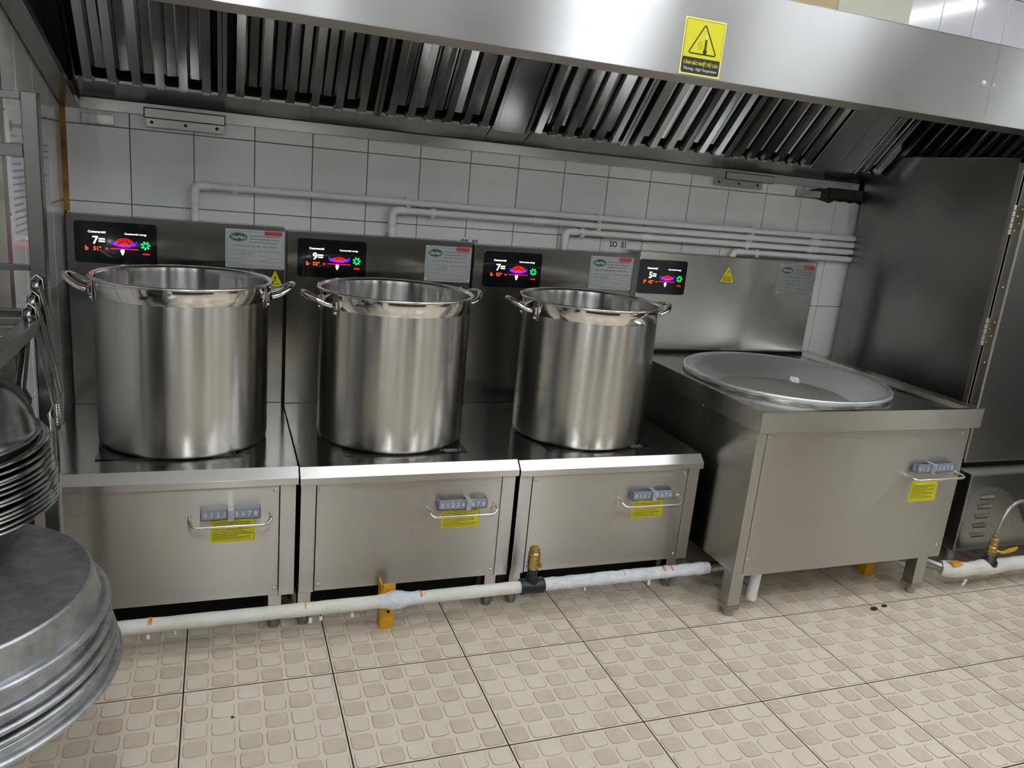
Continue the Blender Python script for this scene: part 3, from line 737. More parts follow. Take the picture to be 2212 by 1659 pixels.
# ------------------------------------------------------------------ wok stove
wx0, wx1, wy, wz = 2.612, 3.612, -1.026, 0.766
t = thing('wok_stove', (3.11, -.53, 0), 'tall square induction wok stove with sunken wok, beside the steel cabinet', 'cooker')
MB().box(wx0 + .014, wx1 - .022, wy + .036, -.06, .168, wz - .07).build('cabinet_body', 'steel', t, .0015)
MB().box(wx0 + .014, wx0 + .052, wy + .022, wy + .038, .158, wz - .066).build('front_post', 'steel', t, .0012)
fp = MB().box(wx0 + .0535, wx1 - .022, wy + .021, wy + .038, .158, wz - .066).build('front_panel', 'steel', t, .0015)
for sx, sz in ((wx0 + .066, .218), (wx0 + .062, .677), (wx1 - .055, .67), (wx1 - .05, .208)): screw(fp, sx, sz, wy + .021)
for lx in (wx0 + .036, wx1 - .105):
    for ly in (wy + .045, -.12):
        l = MB().box(lx - .025, lx + .025, ly - .025, ly + .025, .045, .17).build('leg', 'steel', t, .0015)
        MB().cyl((lx, ly, 0), .018, .03, seg=16, r2=.020).box(lx - .027, lx + .027, ly - .027, ly + .027, .028, .046).build('foot', 'steel_dirty', l)
# top: skirt with raised rim and recessed deck
mb = MB()
mb.box(wx0, wx1, wy, wy + .002, wz - .072, wz); mb.box(wx0, wx1, -.062, -.06, wz - .072, wz); mb.box(wx0, wx0 + .002, wy, -.06, wz - .072, wz); mb.box(wx1 - .002, wx1, wy, -.06, wz - .072, wz)
mb.box(wx0, wx1, wy, wy + .03, wz - .073, wz - .071); mb.box(wx0, wx0 + .02, wy, -.06, wz - .073, wz - .071)
mb.build('top_skirt', 'steel', t, .0008)
mb = MB(); k = .045
ring0 = [(wx0, wy), (wx1, wy), (wx1, -.06), (wx0, -.06)]
rw = [.02, .05, .02, .02]
ring1 = [(wx0 + .02, wy + .02), (wx1 - .055, wy + .02), (wx1 - .055, -.085), (wx0 + .02, -.085)]
ring2 = [(wx0 + .034, wy + .034), (wx1 - .07, wy + .034), (wx1 - .07, -.10), (wx0 + .034, -.10)]
vs = [(x, y, wz) for x, y in ring0] + [(x, y, wz) for x, y in ring1] + [(x, y, wz - .016) for x, y in ring2]
fs = []
for a in range(4):
    b = (a + 1) % 4; fs += [(a, b, 4 + b, 4 + a), (4 + a, 4 + b, 8 + b, 8 + a)]
mb.add(vs, fs); WCX, WCY, WR = 3.083, -.545, .403
# deck with round hole
n = 48; hole = [(WCX + (WR - .03) * math.cos(2 * PI * i / n), WCY + (WR - .03) * math.sin(2 * PI * i / n)) for i in range(n)]
sq = []
for i in range(n):
    c_, s_ = math.cos(2 * PI * i / n), math.sin(2 * PI * i / n)
    bx = (wx1 - .07 - WCX) if c_ > 0 else (WCX - wx0 - .034); by = (-.10 - WCY) if s_ > 0 else (WCY - wy - .034)
    q = min(bx / abs(c_) if abs(c_) > 1e-6 else 9, by / abs(s_) if abs(s_) > 1e-6 else 9); sq.append((WCX + q * c_, WCY + q * s_))
cor = {}
vs = [(x, y, wz - .016) for x, y in hole] + [(x, y, wz - .016) for x, y in sq]; fs = [(i, n + i, n + (i + 1) % n, (i + 1) % n) for i in range(n)]
mb.add(vs, fs)
for (cx_, cy_) in ring2:     # close the four corners
    a = min(range(n), key=lambda i: (sq[i][0] - cx_) ** 2 + (sq[i][1] - cy_) ** 2)
    for b in ((a + 1) % n, (a - 1) % n):
        p, q = sq[a], sq[b]
        tri_ = [(p[0], p[1]), (q[0], q[1]), (cx_, cy_)]
        ar = (tri_[1][0] - tri_[0][0]) * (tri_[2][1] - tri_[0][1]) - (tri_[2][0] - tri_[0][0]) * (tri_[1][1] - tri_[0][1])
        if abs(ar) > 1e-8: mb.add([(x, y, wz - .016) for x, y in (tri_ if ar > 0 else tri_[::-1])], [(0, 1, 2)])
mb.build('top_deck', 'steel_top', t)
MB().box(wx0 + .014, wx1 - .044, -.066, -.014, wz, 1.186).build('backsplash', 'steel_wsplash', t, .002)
MB().box(wx0 - .03, wx1 - .043, -.0665, -.0135, 1.1855, 1.1875).build('backsplash_cap', 'steel_dark', t)
yb = -.066
display(t, 2.628, 2.864, 1.008, 1.155, yb, '5=', 'P', '42°', .62)
rating_plate(t, 3.357, 3.562, 1.033, 1.172, yb, 14)
warn_triangle(t, 3.079, 1.072, .083, .080, yb)
control(t, 3.345, .522, wy + .021, 3, .185)
bar_handle(t, 3.318, 3.568, .506, wy + .021, .05, .004)
yellow_note(t, 3.357, 3.492, .399, .483, wy + .021, 15)
mb = MB().tube([(2.772, -.952, .18), (2.768, -.950, .03)], .0195, 18); lab(mb.build('drain_pipe', 'pvc', t), 'white drain pipe end')
MB().box(wx0 + .3, wx1 - .3, -.45, -.15, .10, .168).build('coil_box', 'gap', t)
# the wok itself
wk = thing('wok', (WCX, WCY, .45), 'wide shallow steel wok sunk in the stove top', 'wok')
pr = []; zr = wz + .006
for k in range(0, 17):
    q_ = max(.003, k / 16); pr.append((.375 * q_, zr - .004 - .142 * (1 - q_ * q_)))
inn = pr + [(.383, zr - .001), (.392, zr)]
MB().lathe(inn[::-1], (WCX, WCY, 0), 72).build('bowl', 'steel_wok', wk)
MB().lathe([(.392, zr), (.399, zr + .002), (WR, zr - .002), (WR, zr - .012), (.392, zr - .016), (.386, zr - .012)][::-1], (WCX, WCY, 0), 72).build('rim', 'steel_wok', wk)
MB().lathe([(WR - .012, wz - .016), (WR - .008, wz - .009), (WR - .014, wz - .006)], (WCX, WCY, 0), 72).build('gasket_ring', 'chrome_soft', wk)
mb = MB(); ang = random.Random(2)
px, py = 3.288, -.370
def wok_z(x, y):
    r = math.hypot(x - WCX, y - WCY); return zr - .004 - .142 * (1 - (r / .375) ** 2)
pts = [(.016 * math.cos(2 * PI * k / 9) * ang.uniform(.6, 1.2), .026 * math.sin(2 * PI * k / 9) * ang.uniform(.6, 1.2)) for k in range(9)]
vs = [(px + a, py + b, wok_z(px + a, py + b) + .004 + ang.uniform(0, .006)) for a, b in pts] + [(px, py, wok_z(px, py) + .012)] + [(px + a, py + b, wok_z(px + a, py + b) + .0005) for a, b in pts]
mb.add(vs, [(k, (k + 1) % 9, 9) for k in range(9)] + [(10 + k, 10 + (k + 1) % 9, (k + 1) % 9, k) for k in range(9)])
tag(mb.build('paper_scrap', 'crumb_white', None, 0, (px, py, wok_z(px, py))), 'small white scrap lying in the wok', 'scrap')

# ------------------------------------------------------------------ stock pots
def pot(cx, cy, zb, h, az, label):
    t = thing('stock_pot', (cx, cy, zb), label, 'stock pot', 'tall brushed steel stock pots')
    R = .249; zt = zb + h
    MB().lathe([(0.001, zb), (R - .014, zb), (R - .004, zb + .004), (R, zb + .014), (R, zt - .052)], (cx, cy, 0), 96).build('pot_wall', 'steel_pot', t)
    MB().lathe([(R, zt - .052), (R + .0012, zt - .051), (R + .0012, zt - .008)], (cx, cy, 0), 96).build('polished_band', 'chrome', t)
    MB().lathe([(R + .0012, zt - .008), (R + .006, zt - .006), (R + .0135, zt - .005), (R + .015, zt - .001), (R + .011, zt + .003), (R + .003, zt + .002), (R - .001, zt - .006)], (cx, cy, 0), 96).build('rim', 'chrome_soft', t)
    MB().lathe([(R - .001, zt - .006), (R - .003, zt - .02), (R - .003, zb + .02), (R - .015, zb + .004), (.001, zb + .004)], (cx, cy, 0), 96).build('pot_inside', 'steel_potin', t)
    for s in (0, PI):
        a0 = az + s; hz = zt - .040
        def pt(da, rr, z): return Vector((cx + rr * math.cos(a0 + da), cy + rr * math.sin(a0 + da), z))
        D = Vector((math.cos(a0), math.sin(a0), 0)); T = Vector((-math.sin(a0), math.cos(a0), 0)); B = Vector((cx, cy, hz)) + D * R
        path = []
        wv = .062
        ctrl = [(-wv, .010, 0), (-wv, .028, .004), (-wv + .006, .046, .013), (-wv + .024, .066, .027), (-.02, .076, .034), (.02, .076, .034), (wv - .024, .066, .027), (wv - .006, .046, .013), (wv, .028, .004), (wv, .010, 0)]
        for k in range(len(ctrl) - 1):
            for f in (0, .5): path.append(tuple(ctrl[k][i] * (1 - f) + ctrl[k + 1][i] * f for i in range(3)))
        path.append(ctrl[-1])
        for _ in range(2): path = [path[0]] + [tuple((path[i - 1][q] + 2 * path[i][q] + path[i + 1][q]) / 4 for q in range(3)) for i in range(1, len(path) - 1)] + [path[-1]]
        hd = MB().tube([B + T * a + D * b + Z3 * c for a, b, c in path], .0085, 14).build('handle', 'chrome', t)
        for sg_ in (-1, 1):
            da = sg_ * wv / R
            q = pt(da, R, hz); n = Vector((math.cos(a0 + da), math.sin(a0 + da), 0)); tt = Vector((-n.y, n.x, 0))
            mb = MB(); mb.obox(q + n * .001 + Z3 * .002, tt, Z3, .026, .070, .0045); mb.obox(q + n * .004, tt, Z3, .024, .026, .010)
            br = mb.build('handle_bracket', 'chrome', hd, .003)
            for dzz in (-.024,):
                MB().ball(q + n * .006 + Z3 * dzz, .006, 12).build('rivet', 'chrome_soft', hd)
pot(.846, -.436, ZT + .004 + .0035, .507, PI - .04, 'largest-looking open stock pot, on the left corner cooker')
pot(1.508, -.442, ZT + .0035, .500, PI + math.radians(16), 'middle open steel stock pot, standing on the middle cooker')
pot(2.224, -.462, ZT - .004 + .0035, .502, PI + .02, 'right open steel stock pot, nearest the wok stove')

# ------------------------------------------------------------------ water pipes on the wall
def elbow_path(x, z0, z1, y, r=.03):
    pts = [(x, y, z0), (x, y, z1 - r)]
    for k in range(1, 7): a = PI / 2 * k / 6; pts.append((x + r - r * math.cos(a), y, z1 - r + r * math.sin(a)))
    return pts
PIPES = [(.868, 1.308, [1.62, 1.0, 2.43, 3.20], [3.56], 'topmost white wall pipe, rising behind the left cooker'), (1.563, 1.276, [1.72, 2.43, 3.19], [2.16, 3.56], 'second white wall pipe, rising behind the middle cooker'),
         (2.286, 1.244, [2.36, 3.18], [2.66, 3.55], 'third white wall pipe, rising behind the right cooker'), (3.115, 1.209, [3.24], [3.55], 'lowest short white wall pipe above the wok stove')]
for x, z, clips, joints, lb in PIPES:
    y = -.028; t = thing('water_pipe', (x, y, 1.1), lb, 'pipe', 'white plastic water pipes on the tiled wall')
    r = .0128
    MB().tube(elbow_path(x, 1.1, z, y, .022) + [(3.83, y, z)], r, 16).build('pipe', 'pvc', t)
    pts = elbow_path(x, z - .055, z, y, .022) + [(x + .05, y, z)]
    e = MB().tube(pts, r + .0028, 16).build('elbow', 'pvc_joint', t)
    for jx in joints: MB().tube([(jx - .025, y, z), (jx + .025, y, z)], r + .0026, 16).build('coupling', 'pvc_joint', t)
    for cx in clips:
        mb = MB(); mb.tube([(cx - .008, y, z), (cx + .008, y, z)], r + .0018, 16); mb.box(cx - .008, cx + .008, y - .012, -.0005, z - r - .005, z - r); mb.box(cx - .008, cx + .008, y - .006, -.0005, z + r, z + r + .004)
        mb.build('clip', 'pvc_joint', t)
    for cz in ((1.20,) if z > 1.25 else ()):
        mb = MB(); mb.tube([(x, y, cz - .012), (x, y, cz + .012)], r + .0018, 16); mb.box(x - r - .006, x + r + .006, -.012, -.0005, cz - .010, cz + .010); mb.build('clip', 'pvc_joint', t)
# number labels stuck on the tiles
def wall_label(x0, x1, z0, z1, s, label, wd):
    o = MB().box(x0, x1, -.0012, -.0002, z0, z1).build('wall_label', 'paper', None, 0, ((x0 + x1) / 2, 0, z0)); tag(o, label, 'label')
    mb = MB(); text(mb, s, ((x0 + x1) / 2 + .012, -.0016, (z0 + z1) / 2 + .004), X3, Z3, wd, .026, 0, .022); mb.build('label_text', 'print_black', o)
wall_label(2.475, 2.595, 1.172, 1.226, 'SO  01', 'white paper label reading SO 01 above the right cooker', .078)
wall_label(1.815, 1.93, 1.143, 1.189, 'SO  02', 'half-hidden paper label behind the middle cooker backsplash', .07)

# ------------------------------------------------------------------ wrapped pipe along the floor
pl = thing('floor_pipe', (1.6, -.868, .08), 'long wrapped white water pipe running low before the three cookers', 'pipe')
rg = random.Random(4)
def wob(xs, y, zf, r, amp):
    P = []; Rr = []
    for x in xs: P.append((x, y, zf(x))); Rr.append(r + rg.uniform(-amp, amp))
    return P, Rr
zf = lambda x: .112 + (x - .45) * .006
n = 60; xs = [.30 + (1.888 - .30) * k / n for k in range(n + 1)]
P, Rr = wob(xs, -.868, zf, .0205, .0007); MB().tube(P, .02, 20, rad=Rr).build('pipe_section', 'wrap_white', pl)
n = 44; xs = [1.962 + (2.62 - 1.962) * k / n for k in range(n + 1)]
P, Rr = wob(xs, -.868, zf, .0222, .0012); MB().tube(P, .02, 20, rad=Rr).build('pipe_section', 'wrap_film', pl)
MB().tube([(2.60, -.868, zf(2.6)), (3.40, -.868, zf(2.6)), (3.60, -.93, .10)], .0195, 16).build('pipe_section', 'steel_dark', pl)
n = 22; xs = [1.405 + .15 * k / n for k in range(n + 1)]
P = [(x, -.868, zf(x)) for x in xs]; Rr = [.021 + .009 * math.exp(-((x - 1.465) / .032) ** 2) + rg.uniform(-.0012, .0012) for x in xs]
MB().tube(P, .02, 20, rad=Rr).build('film_wrap', 'wrap_film', pl)
tee = MB().tube([(1.884, -.868, zf(1.9)), (1.890, -.868, zf(1.9)), (1.902, -.868, zf(1.9)), (1.95, -.868, zf(1.9)), (1.962, -.868, zf(1.9)), (1.968, -.868, zf(1.9))], .03, 20, rad=[.0255, .028, .0265, .0265, .028, .0255])
tee.tube([(1.925, -.868, .125), (1.925, -.868, .150), (1.924, -.868, .158), (1.924, -.868, .185)], .018, 18, rad=[.024, .021, .0175, .0175])
lab(tee.build('tee_joint', 'black_rubber', pl), 'black rubber tee joint')
vb = MB().lathe([(.001, .178), (.0165, .178), (.0165, .194), (.0205, .197), (.0205, .228), (.0185, .233), (.0205, .236), (.0205, .243), (.0155, .247), (.0155, .254), (.0185, .256), (.0165, .262), (.008, .264), (.001, .264)], (1.924, -.868, 0), 12, smooth=False)
v = vb.build('valve', 'brass', pl); lab(v, 'small brass valve with a capped top')
MB().tube([(1.928, -.885, .212), (1.936, -.897, .210)], .006, 10).cyl((1.936, -.897, .21), .0085, .005, (.5, -1, 0), 12).build('valve_stem', 'brass', v)
MB().box(1.916, 1.932, -.871, -.865, .262, .270).build('valve_cap_slot', 'brass', v)
for x, dz, s_ in ((.76, -.026, .010), (1.205, -.030, .012), (1.235, -.028, .010), (1.33, -.027, .010), (2.37, -.026, .013), (2.12, -.024, .008), (.83, -.022, .007), (1.56, .021, .009)):
    MB().obox((x, -.882, zf(x) + dz), X3, Z3, s_ * .8, s_ * 1.4, .002).build('wrap_flake', 'crumb_white', pl)
for x, w in ((.765, .010), (2.435, .022), (2.27, .006), (1.545, .008), (1.19, .004), (2.46, .007)):
    m2 = MB(); m2.lathe([(.0225, 0), (.0225, w)], (x - w / 2, -.868, zf(x)), 12, 0, (1, 0, 0), True, False, math.radians(150), math.radians(235)); m2.build('orange_patch', 'crumb_orange', pl)
# yellow angle bracket
def pipe_bracket(bx, label, pz):
    yb_ = thing('pipe_bracket', (bx, -.82, 0), label, 'bracket', 'yellow pipe brackets on the floor')
    mb = MB(); mb.prism([(bx - .022, 0), (bx + .020, 0), (bx + .021, .158), (bx - .018, .158), (bx - .022, .06), (bx - .018, .04), (bx - .024, .03), (bx - .019, .018)], -.838, -.834, 'y'); pf_ = mb.build('front_plate', 'yellow_paint', yb_)
    MB().cyl((bx + .002, -.8386, .062), .0055, .0008, (0, -1, 0), 14).build('bolt_hole', 'gap', pf_)
    MB().box(bx - .024, bx - .020, -.836, -.790, 0, .158).build('side_plate', 'yellow_paint', yb_)
    MB().tube([(bx, -.868, pz - .034), (bx, -.835, pz - .034)], .004, 8).tube([(bx - .013, -.845, pz + .03), (bx - .013, -.835, pz + .03)], .003, 8).build('clamp', 'yellow_paint', yb_)
pipe_bracket(1.45, 'chipped yellow painted angle bracket holding the floor pipe before the middle cooker', zf(1.45))
pipe_bracket(3.44, 'yellow bracket foot just visible under the wok stove', zf(2.6))

# second pipe at the right, before the cabinet
p2 = thing('floor_pipe', (4.2, -1.0, .06), 'short bulging wrapped pipe at the right, before the steel cabinet', 'pipe')
xs = [3.66 + (4.9 - 3.66) * k / 60 for k in range(61)]
def r2_(x): return .0275 + .007 * math.exp(-((x - 3.70) / .045) ** 2) + .006 * math.exp(-((x - 3.885) / .05) ** 2) + rg.uniform(-.001, .001)
P = [(x, -1.0 + .03 * max(0, 1 - (x - 3.66) / .1) ** 2, .082 + (x - 3.7) * .005) for x in xs]; MB().tube(P, .027, 20, rad=[r2_(x) for x in xs]).build('pipe_section', 'wrap_white', p2)
MB().tube([(3.60, -.93, .10), (3.63, -.955, .094), (3.67, -.978, .085)], .0195, 16).build('pipe_section', 'steel_dark', p2)
mb = MB(); mb.lathe([(.0362, 0), (.0362, .05)], (3.672, -.997, .082), 16, 0, (1, 0, 0), True, False, math.radians(120), math.radians(215)); mb.build('orange_patch', 'crumb_orange', p2)
mb = MB(); mb.obox((3.735, -1.028, .042), X3, Vector((.4, 0, 1)), .014, .028, .003); mb.build('wrap_flake', 'crumb_white', p2)
vx, vy = 3.885, -1.0
MB().lathe([(.001, .095), (.033, .095), (.030, .112), (.024, .116), (.024, .136), (.001, .136)], (vx, vy, 0), 20).build('rubber_boot', 'black_rubber', p2)
v = MB().lathe([(.001, .13), (.018, .13), (.018, .146), (.021, .15), (.021, .172), (.018, .176), (.018, .186), (.016, .19), (.016, .206), (.011, .21), (.011, .222), (.001, .222)], (vx, vy, 0), 10, smooth=False).build('ball_valve', 'brass', p2); lab(v, 'brass ball valve with a yellow lever')
MB().tube([(vx, vy - .018, .162), (vx + .012, vy - .034, .162)], .005, 8).build('valve_stem', 'brass', v)
MB().prism([(vx + .004, .158), (vx + .03, .158), (vx + .075, .164), (vx + .092, .176), (vx + .088, .182), (vx + .045, .176), (vx + .006, .167)], vy - .040, vy - .034, 'y').build('lever', 'lever_yellow', v, .001)
hp = [(vx, vy, .215), (vx + .002, vy, .26), (vx + .02, vy + .0, .31), (vx + .06, vy + .01, .345), (vx + .12, vy + .02, .358), (vx + .19, vy + .03, .345), (vx + .25, vy + .04, .31), (vx + .30, vy + .05, .25), (vx + .32, vy + .07, .2)]
hh = [hp[0]]
for k in range(len(hp) - 1):
    for f in (.33, .66, 1): hh.append(tuple(hp[k][i] * (1 - f) + hp[k + 1][i] * f for i in range(3)))
for _ in range(3): hh = [hh[0]] + [tuple((hh[i - 1][q] + 2 * hh[i][q] + hh[i + 1][q]) / 4 for q in range(3)) for i in range(1, len(hh) - 1)] + [hh[-1]]
lab(MB().tube(hh, .0068, 12).build('hose', 'hose', p2), 'braided grey hose')
MB().lathe([(.001, .212), (.010, .212), (.010, .226), (.008, .23), (.001, .23)], (vx, vy, 0), 6, smooth=False).build('hose_nut', 'chrome', p2)

# ------------------------------------------------------------------ tall steel cabinet at the right
t = thing('steamer_cabinet', (4.2, -.45, 0), 'tall dark brushed steel steaming cabinet with hinged door at the right edge', 'cabinet')
kx0, kx1 = 3.785, 4.78
MB().box(kx0, kx1, -.79, -.03, .475, 1.684).build('cabinet_body', 'steel_dark', t, .002)
MB().box(kx0, kx0 + .004, -.812, -.79, .475, 1.684).box(kx0, kx1, -.812, -.79, 1.664, 1.684).build('front_frame', 'steel', t, .0008)
MB().box(kx0 + .006, kx1, -.800, -.79, .478, 1.664).build('door_gap', 'gap', t)
dr = MB().box(kx0 + .012, kx1 - .01, -.856, -.814, .482, 1.635).build('door', 'steel_wsplash', t, .003)
MB().box(kx0 + .009, kx0 + .013, -.852, -.816, .50, 1.62).build('door_edge_strip', 'steel', dr)
for hz in (1.455, 1.02):
    mb = MB(); mb.box(kx0 + .0065, kx0 + .009, -.852, -.816, hz - .055, hz + .055); h = mb.build('hinge', 'hinge_metal', dr, .0008); lab(h, 'brown stained steel door hinge')
    mb = MB()
    for k in range(5): mb.cyl((kx0 + .003, -.812, hz - .055 + k * .0225), .0065, .0195, (0, 0, 1), 12)
    mb.build('hinge_barrel', 'rivet', h)
    for k in range(4): MB().ball((kx0 + .0064, -.829 - .012 * (k % 2), hz - .04 + k * .027), .0032, 8).build('screw', 'chrome', h)
for z in (.72, 1.20, .90): MB().ball((kx0 + .008, -.838, z), .0035, 8).build('door_screw', 'chrome', dr)
bs = MB().box(kx0, kx1, -.912, -.05, .112, .448).build('water_tank', 'steel_dirty', t, .004); lab(bs, 'low steel base box with louvre slots')
MB().box(kx0 - .006, kx1, -.914, -.05, .446, .455).build('tank_lid', 'steel', t, .001)
MB().box(kx0 + .02, kx1, -.84, -.08, .455, .478).build('base_gap', 'gap', t)
for k in range(5):
    z = .352 - k * .042; mb = MB(); x0 = 3.862
    mb.prism([(-.912, z - .010), (-.922, z + .001), (-.922, z + .003), (-.912, z + .006)], x0, x0 + .075, 'x'); mb.build('louvre', 'steel', bs, .0008)
    MB().box(x0 + .002, x0 + .073, -.9135, -.9125, z - .012, z - .006).build('louvre_slot', 'gap', bs)
for lx in (kx0 + .05, kx1 - .05):
    for ly in (-.86, -.1): MB().cyl((lx, ly, 0), .022, .113, seg=16).build('leg', 'steel_dark', t)

# ------------------------------------------------------------------ storage rack at the left
rk = thing('storage_rack', (.35, -1.5, 0), 'square-tube steel storage rack at the left edge', 'rack')
rx0, rx1, ry0, ry1 = .10, .602, -1.96, -1.085
def tube_box(mb, x0, x1, y0, y1, z0, z1): mb.box(x0, x1, y0, y1, z0, z1)
for px in (rx0, rx1 - .031):
    for py in (ry0, ry1 - .034):
        MB().box(px, px + .031, py, py + .034, 0.0, 1.505 if py > -1.5 else 1.30).build('post', 'steel_rack', rk, .0025)
yr = ry1 - .034
for z0, z1, d in ((1.487, 1.503, .02), (1.374, 1.400, .03), (1.140, 1.153, .014)):
    MB().box(rx0 + .031, rx1 - .031, yr + .002, yr + .002 + d, z0, z1).build('cross_rail', 'steel_rack', rk, .0015)
for zz in (1.055, .421):
    for yy in (ry0 + .002, yr + .004):
        MB().box(rx0 + .031, rx1 - .031, yy, yy + .026, zz - .028, zz).build('cross_rail', 'steel_rack', rk, .0015)
    for xx in (rx0 + .003, rx1 - .031):
        MB().box(xx, xx + .028, ry0 + .034, yr, zz - .028, zz).build('side_rail', 'steel_rack', rk, .002)
    for k in range(9):
        yy = ry0 + .09 + k * .088
        MB().box(rx0 + .031, rx1 - .031, yy, yy + .016, zz - .022, zz - .008).build('shelf_slat', 'steel_rack', rk, .0015)
# tongs over the side rail
def tongs(y, top, ln, spread, tilt, label, lean):
    t = thing('serving_tongs', (rx1 - .017, y, 1.055), label, 'tongs', 'steel tongs hanging on the rack rail')
    xc = rx1 - .017; zt = 1.055 + top
    for s in (-1, 1):
        pr = [(xc + s * .004, zt), (xc + s * (.012 + spread * .2), zt - .05), (xc + s * (.016 + spread * .6), zt - ln * .5), (xc + s * (.02 + spread), zt - ln * .76), (xc + s * (.012 + spread * .9), zt - ln * .84), (xc + s * (.018 + spread), zt - ln)]
        mb = MB(); ws = [.016, .018, .015, .013, .017, .010]
        vs = []
        for (x, z), w in zip(pr, ws):
            yy = y + lean * (zt - z)
            vs += [(x, yy - w, z), (x + s * .004, yy, z), (x, yy + w, z), (x - s * .001, yy + w, z), (x + s * .003, yy, z), (x - s * .001, yy - w, z)]
        fs = []
        for k in range(len(pr) - 1):
            for j in range(6): fs.append((k * 6 + j, k * 6 + (j + 1) % 6, (k + 1) * 6 + (j + 1) % 6, (k + 1) * 6 + j))
        fs += [tuple(range(6)), tuple(range(30, 36))]
        mb.add(vs, fs, 0, True); a = mb.build('tong_arm', 'chrome_dark', t)
        mb = MB()
        for k in range(9):
            f = .82 + .18 * k / 9; z = zt - ln * f; mb.ball((xc + s * (.014 + spread), y + lean * ln * f - .0135, z), .0026, 6)
        mb.build('teeth', 'chrome', a)
    mb = MB(); mb.lathe([(.0165, -.006), (.019, .0), (.0165, .006)], (xc, y, zt - .004), 16, 0, (1, 0, 0)); mb.build('tong_hinge', 'chrome_dark', t)
    MB().tube([(xc - .012, y, zt - .01), (xc - .010, y, zt + .012), (xc, y, zt + .022), (xc + .010, y, zt + .012), (xc + .012, y, zt - .01)], .0016, 8).build('wire_loop', 'chrome', t)
tongs(-1.135, .058, .305, .016, 0, 'longest steel tongs, nearest the rack post', .01)
tongs(-1.178, .030, .27, .020, 0, 'middle steel tongs on the rack rail', -.01)
tongs(-1.222, .012, .25, .016, 0, 'lowest-hanging steel tongs, nearest the camera', -.03)
# nested shallow trays
TC = (.385, -1.35)
NT = 13
tz0, tz1 = .715, .836
def tray_mesh(r):
    mb = MB(); mb.lathe([(.001, -.088), (r * .60, -.088), (r * .70, -.078), (r * .93, -.004), (r, -.001), (r + .003, .0015), (r, .004), (r * .925, .001), (r * .68, -.074), (r * .59, -.084), (.001, -.084)], (0, 0, 0), 64); return mb
base = None; ordn = ['lowest', 'second lowest', 'third', 'fourth', 'fifth', 'sixth', 'seventh', 'eighth', 'ninth', 'tenth', 'eleventh', 'twelfth', 'topmost']
rt = random.Random(21)
for k in range(NT):
    r_ = .257 - .012 * (k / (NT - 1)); z = tz0 + (tz1 - tz0) * k / (NT - 1)
    o = tray_mesh(r_).build('steel_basin', 'steel_tray', None, 0)
    o.location = (TC[0] + rt.uniform(-.004, .004), TC[1] + rt.uniform(-.004, .004), z); o.rotation_euler = (rt.uniform(-.012, .012), rt.uniform(-.012, .012), 0)
    tag(o, 'dark shiny round steel basin, ' + (ordn[k] + (' of' if k in (0, 1, 12) else ' from below in') + ' the nested stack on the rack'), 'basin', 'nested steel basins on the rack')
# upside-down mixing bowl on top
bz = tz1 + .004; bc = (.380, -1.315)
pr = [(.228, 0), (.2285, .003), (.222, .004)] + [(.220 * math.cos(a * PI / 2 / 16), .004 + .17 * math.sin(a * PI / 2 / 16)) for a in range(0, 16)] + [(.012, .1738), (.001, .174)]
steel('steel_bowl', (0.42, 0.42, 0.43, 1), 0.22, 0.0)
o = MB().lathe(pr, (bc[0], bc[1], bz), 72).build('mixing_bowl', 'steel_bowl', None, 0, (bc[0], bc[1], bz)); tag(o, 'upside-down domed steel bowl on top of the nested basins', 'bowl')
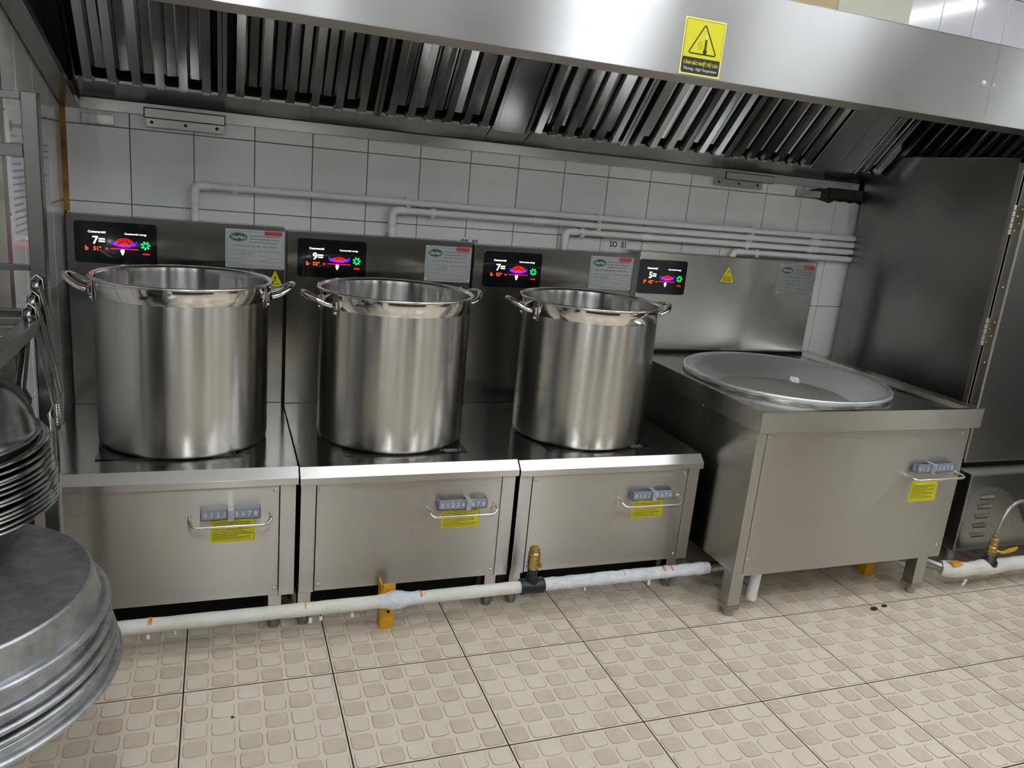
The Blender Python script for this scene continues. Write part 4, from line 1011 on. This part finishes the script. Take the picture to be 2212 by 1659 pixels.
# upturned aluminium pans
PC = (.411, -1.50)
zs_ = [.424, .440, .456, .479, .505, .550]
pn = ['lowest', 'second lowest', 'third from below', 'fourth from below', 'second from the top', 'topmost']
for k, z in enumerate(zs_):
    r = (.344, .336, .338, .334, .337, .331)[k]; hh_ = .066
    mb = MB(); b = r - .026
    mb.lathe([(r - .004, 0), (r + .0035, .0015), (r + .0055, .006), (r + .0035, .0105), (r - .004, .012), (r - .012, .012)], (0, 0, 0), 80)
    mb.lathe([(r - .012, .012), (b + .0015, hh_ - .004)], (0, 0, 0), 80); mb.lathe([(b + .0015, hh_ - .004), (b, hh_ - .0012), (b - .003, hh_)], (0, 0, 0), 80); mb.lathe([(b - .003, hh_), (.001, hh_)], (0, 0, 0), 80)
    mb.lathe([(.001, hh_ - .003), (b - .006, hh_ - .003), (r - .014, .010), (r - .008, 0), (r - .004, 0)], (0, 0, 0), 80)
    o = mb.build('aluminium_pan', 'aluminium', None, 0); o.location = (PC[0] + rt.uniform(-.006, .006), PC[1] + rt.uniform(-.006, .006), z); o.rotation_euler = (rt.uniform(-.01, .01), rt.uniform(-.016, .016), rt.uniform(0, 6))
    tag(o, 'large round grey aluminium pan turned upside down, %s of the stack' % pn[k].replace(' from below', ' from the bottom'), 'pan', 'upturned aluminium pans on the rack')
# papers on the left wall
def notice(y0, y1, z0, z1, label, seed, head):
    o = MB().box(XL + .0005, XL + .0015, y0, y1, z0, z1).build('wall_notice', 'paper', None, 0, (XL, (y0 + y1) / 2, z0)); tag(o, label, 'notice')
    mb = MB(); rg_ = random.Random(seed); Q = Vector((XL + .002, y0, z0)); R = Vector((0, 1, 0)); w = y1 - y0; v = (z1 - z0) - (.07 if head else .03)
    while v > .02:
        words(mb, .03, w * rg_.uniform(.35, .9), v, .005, Q, R, Z3, rg_); v -= .017
    if head: words(mb, .06, w * .7, z1 - z0 - .045, .010, Q, R, Z3, rg_)
    mb.build('notice_text', 'paper_ink', o)
    if head:
        MB().flat([(.013 * math.cos(2 * PI * k / 20) + .045, .013 * math.sin(2 * PI * k / 20) + (z1 - z0) - .045) for k in range(20)], Q, R, Z3).build('notice_seal', 'gold', o)
notice(-.735, -.44, 1.155, 1.485, 'white printed notice with a gold seal on the left wall behind the rack', 31, True)
notice(-.42, -.225, 1.22, 1.46, 'faint printed notice on the left wall beside the corner', 32, False)

# ------------------------------------------------------------------ crumbs on the floor
cr = [(1.62, -2.0, .006, 'crumb_orange', 'orange crumb on the floor tile near the centre'), (.98, -1.17, .004, 'crumb_dark', 'dark crumb on the floor before the left cooker'),
      (3.24, -1.07, .012, 'crumb_dark', 'larger dark crumb on the floor by the wok stove'), (3.30, -1.06, .010, 'crumb_dark', 'smaller dark crumb near the right leg of the wok stove'),
      (1.03, -1.70, .003, 'crumb_white', 'tiny white crumb on the left floor tiles')]
for x, y, s, m, lb in cr:
    o = MB().ball((x, y, s * .45), s, 8, 0, (1.3, .8, .5)).build('crumb', m, None, 0, (x, y, 0)); tag(o, lb, 'crumb')
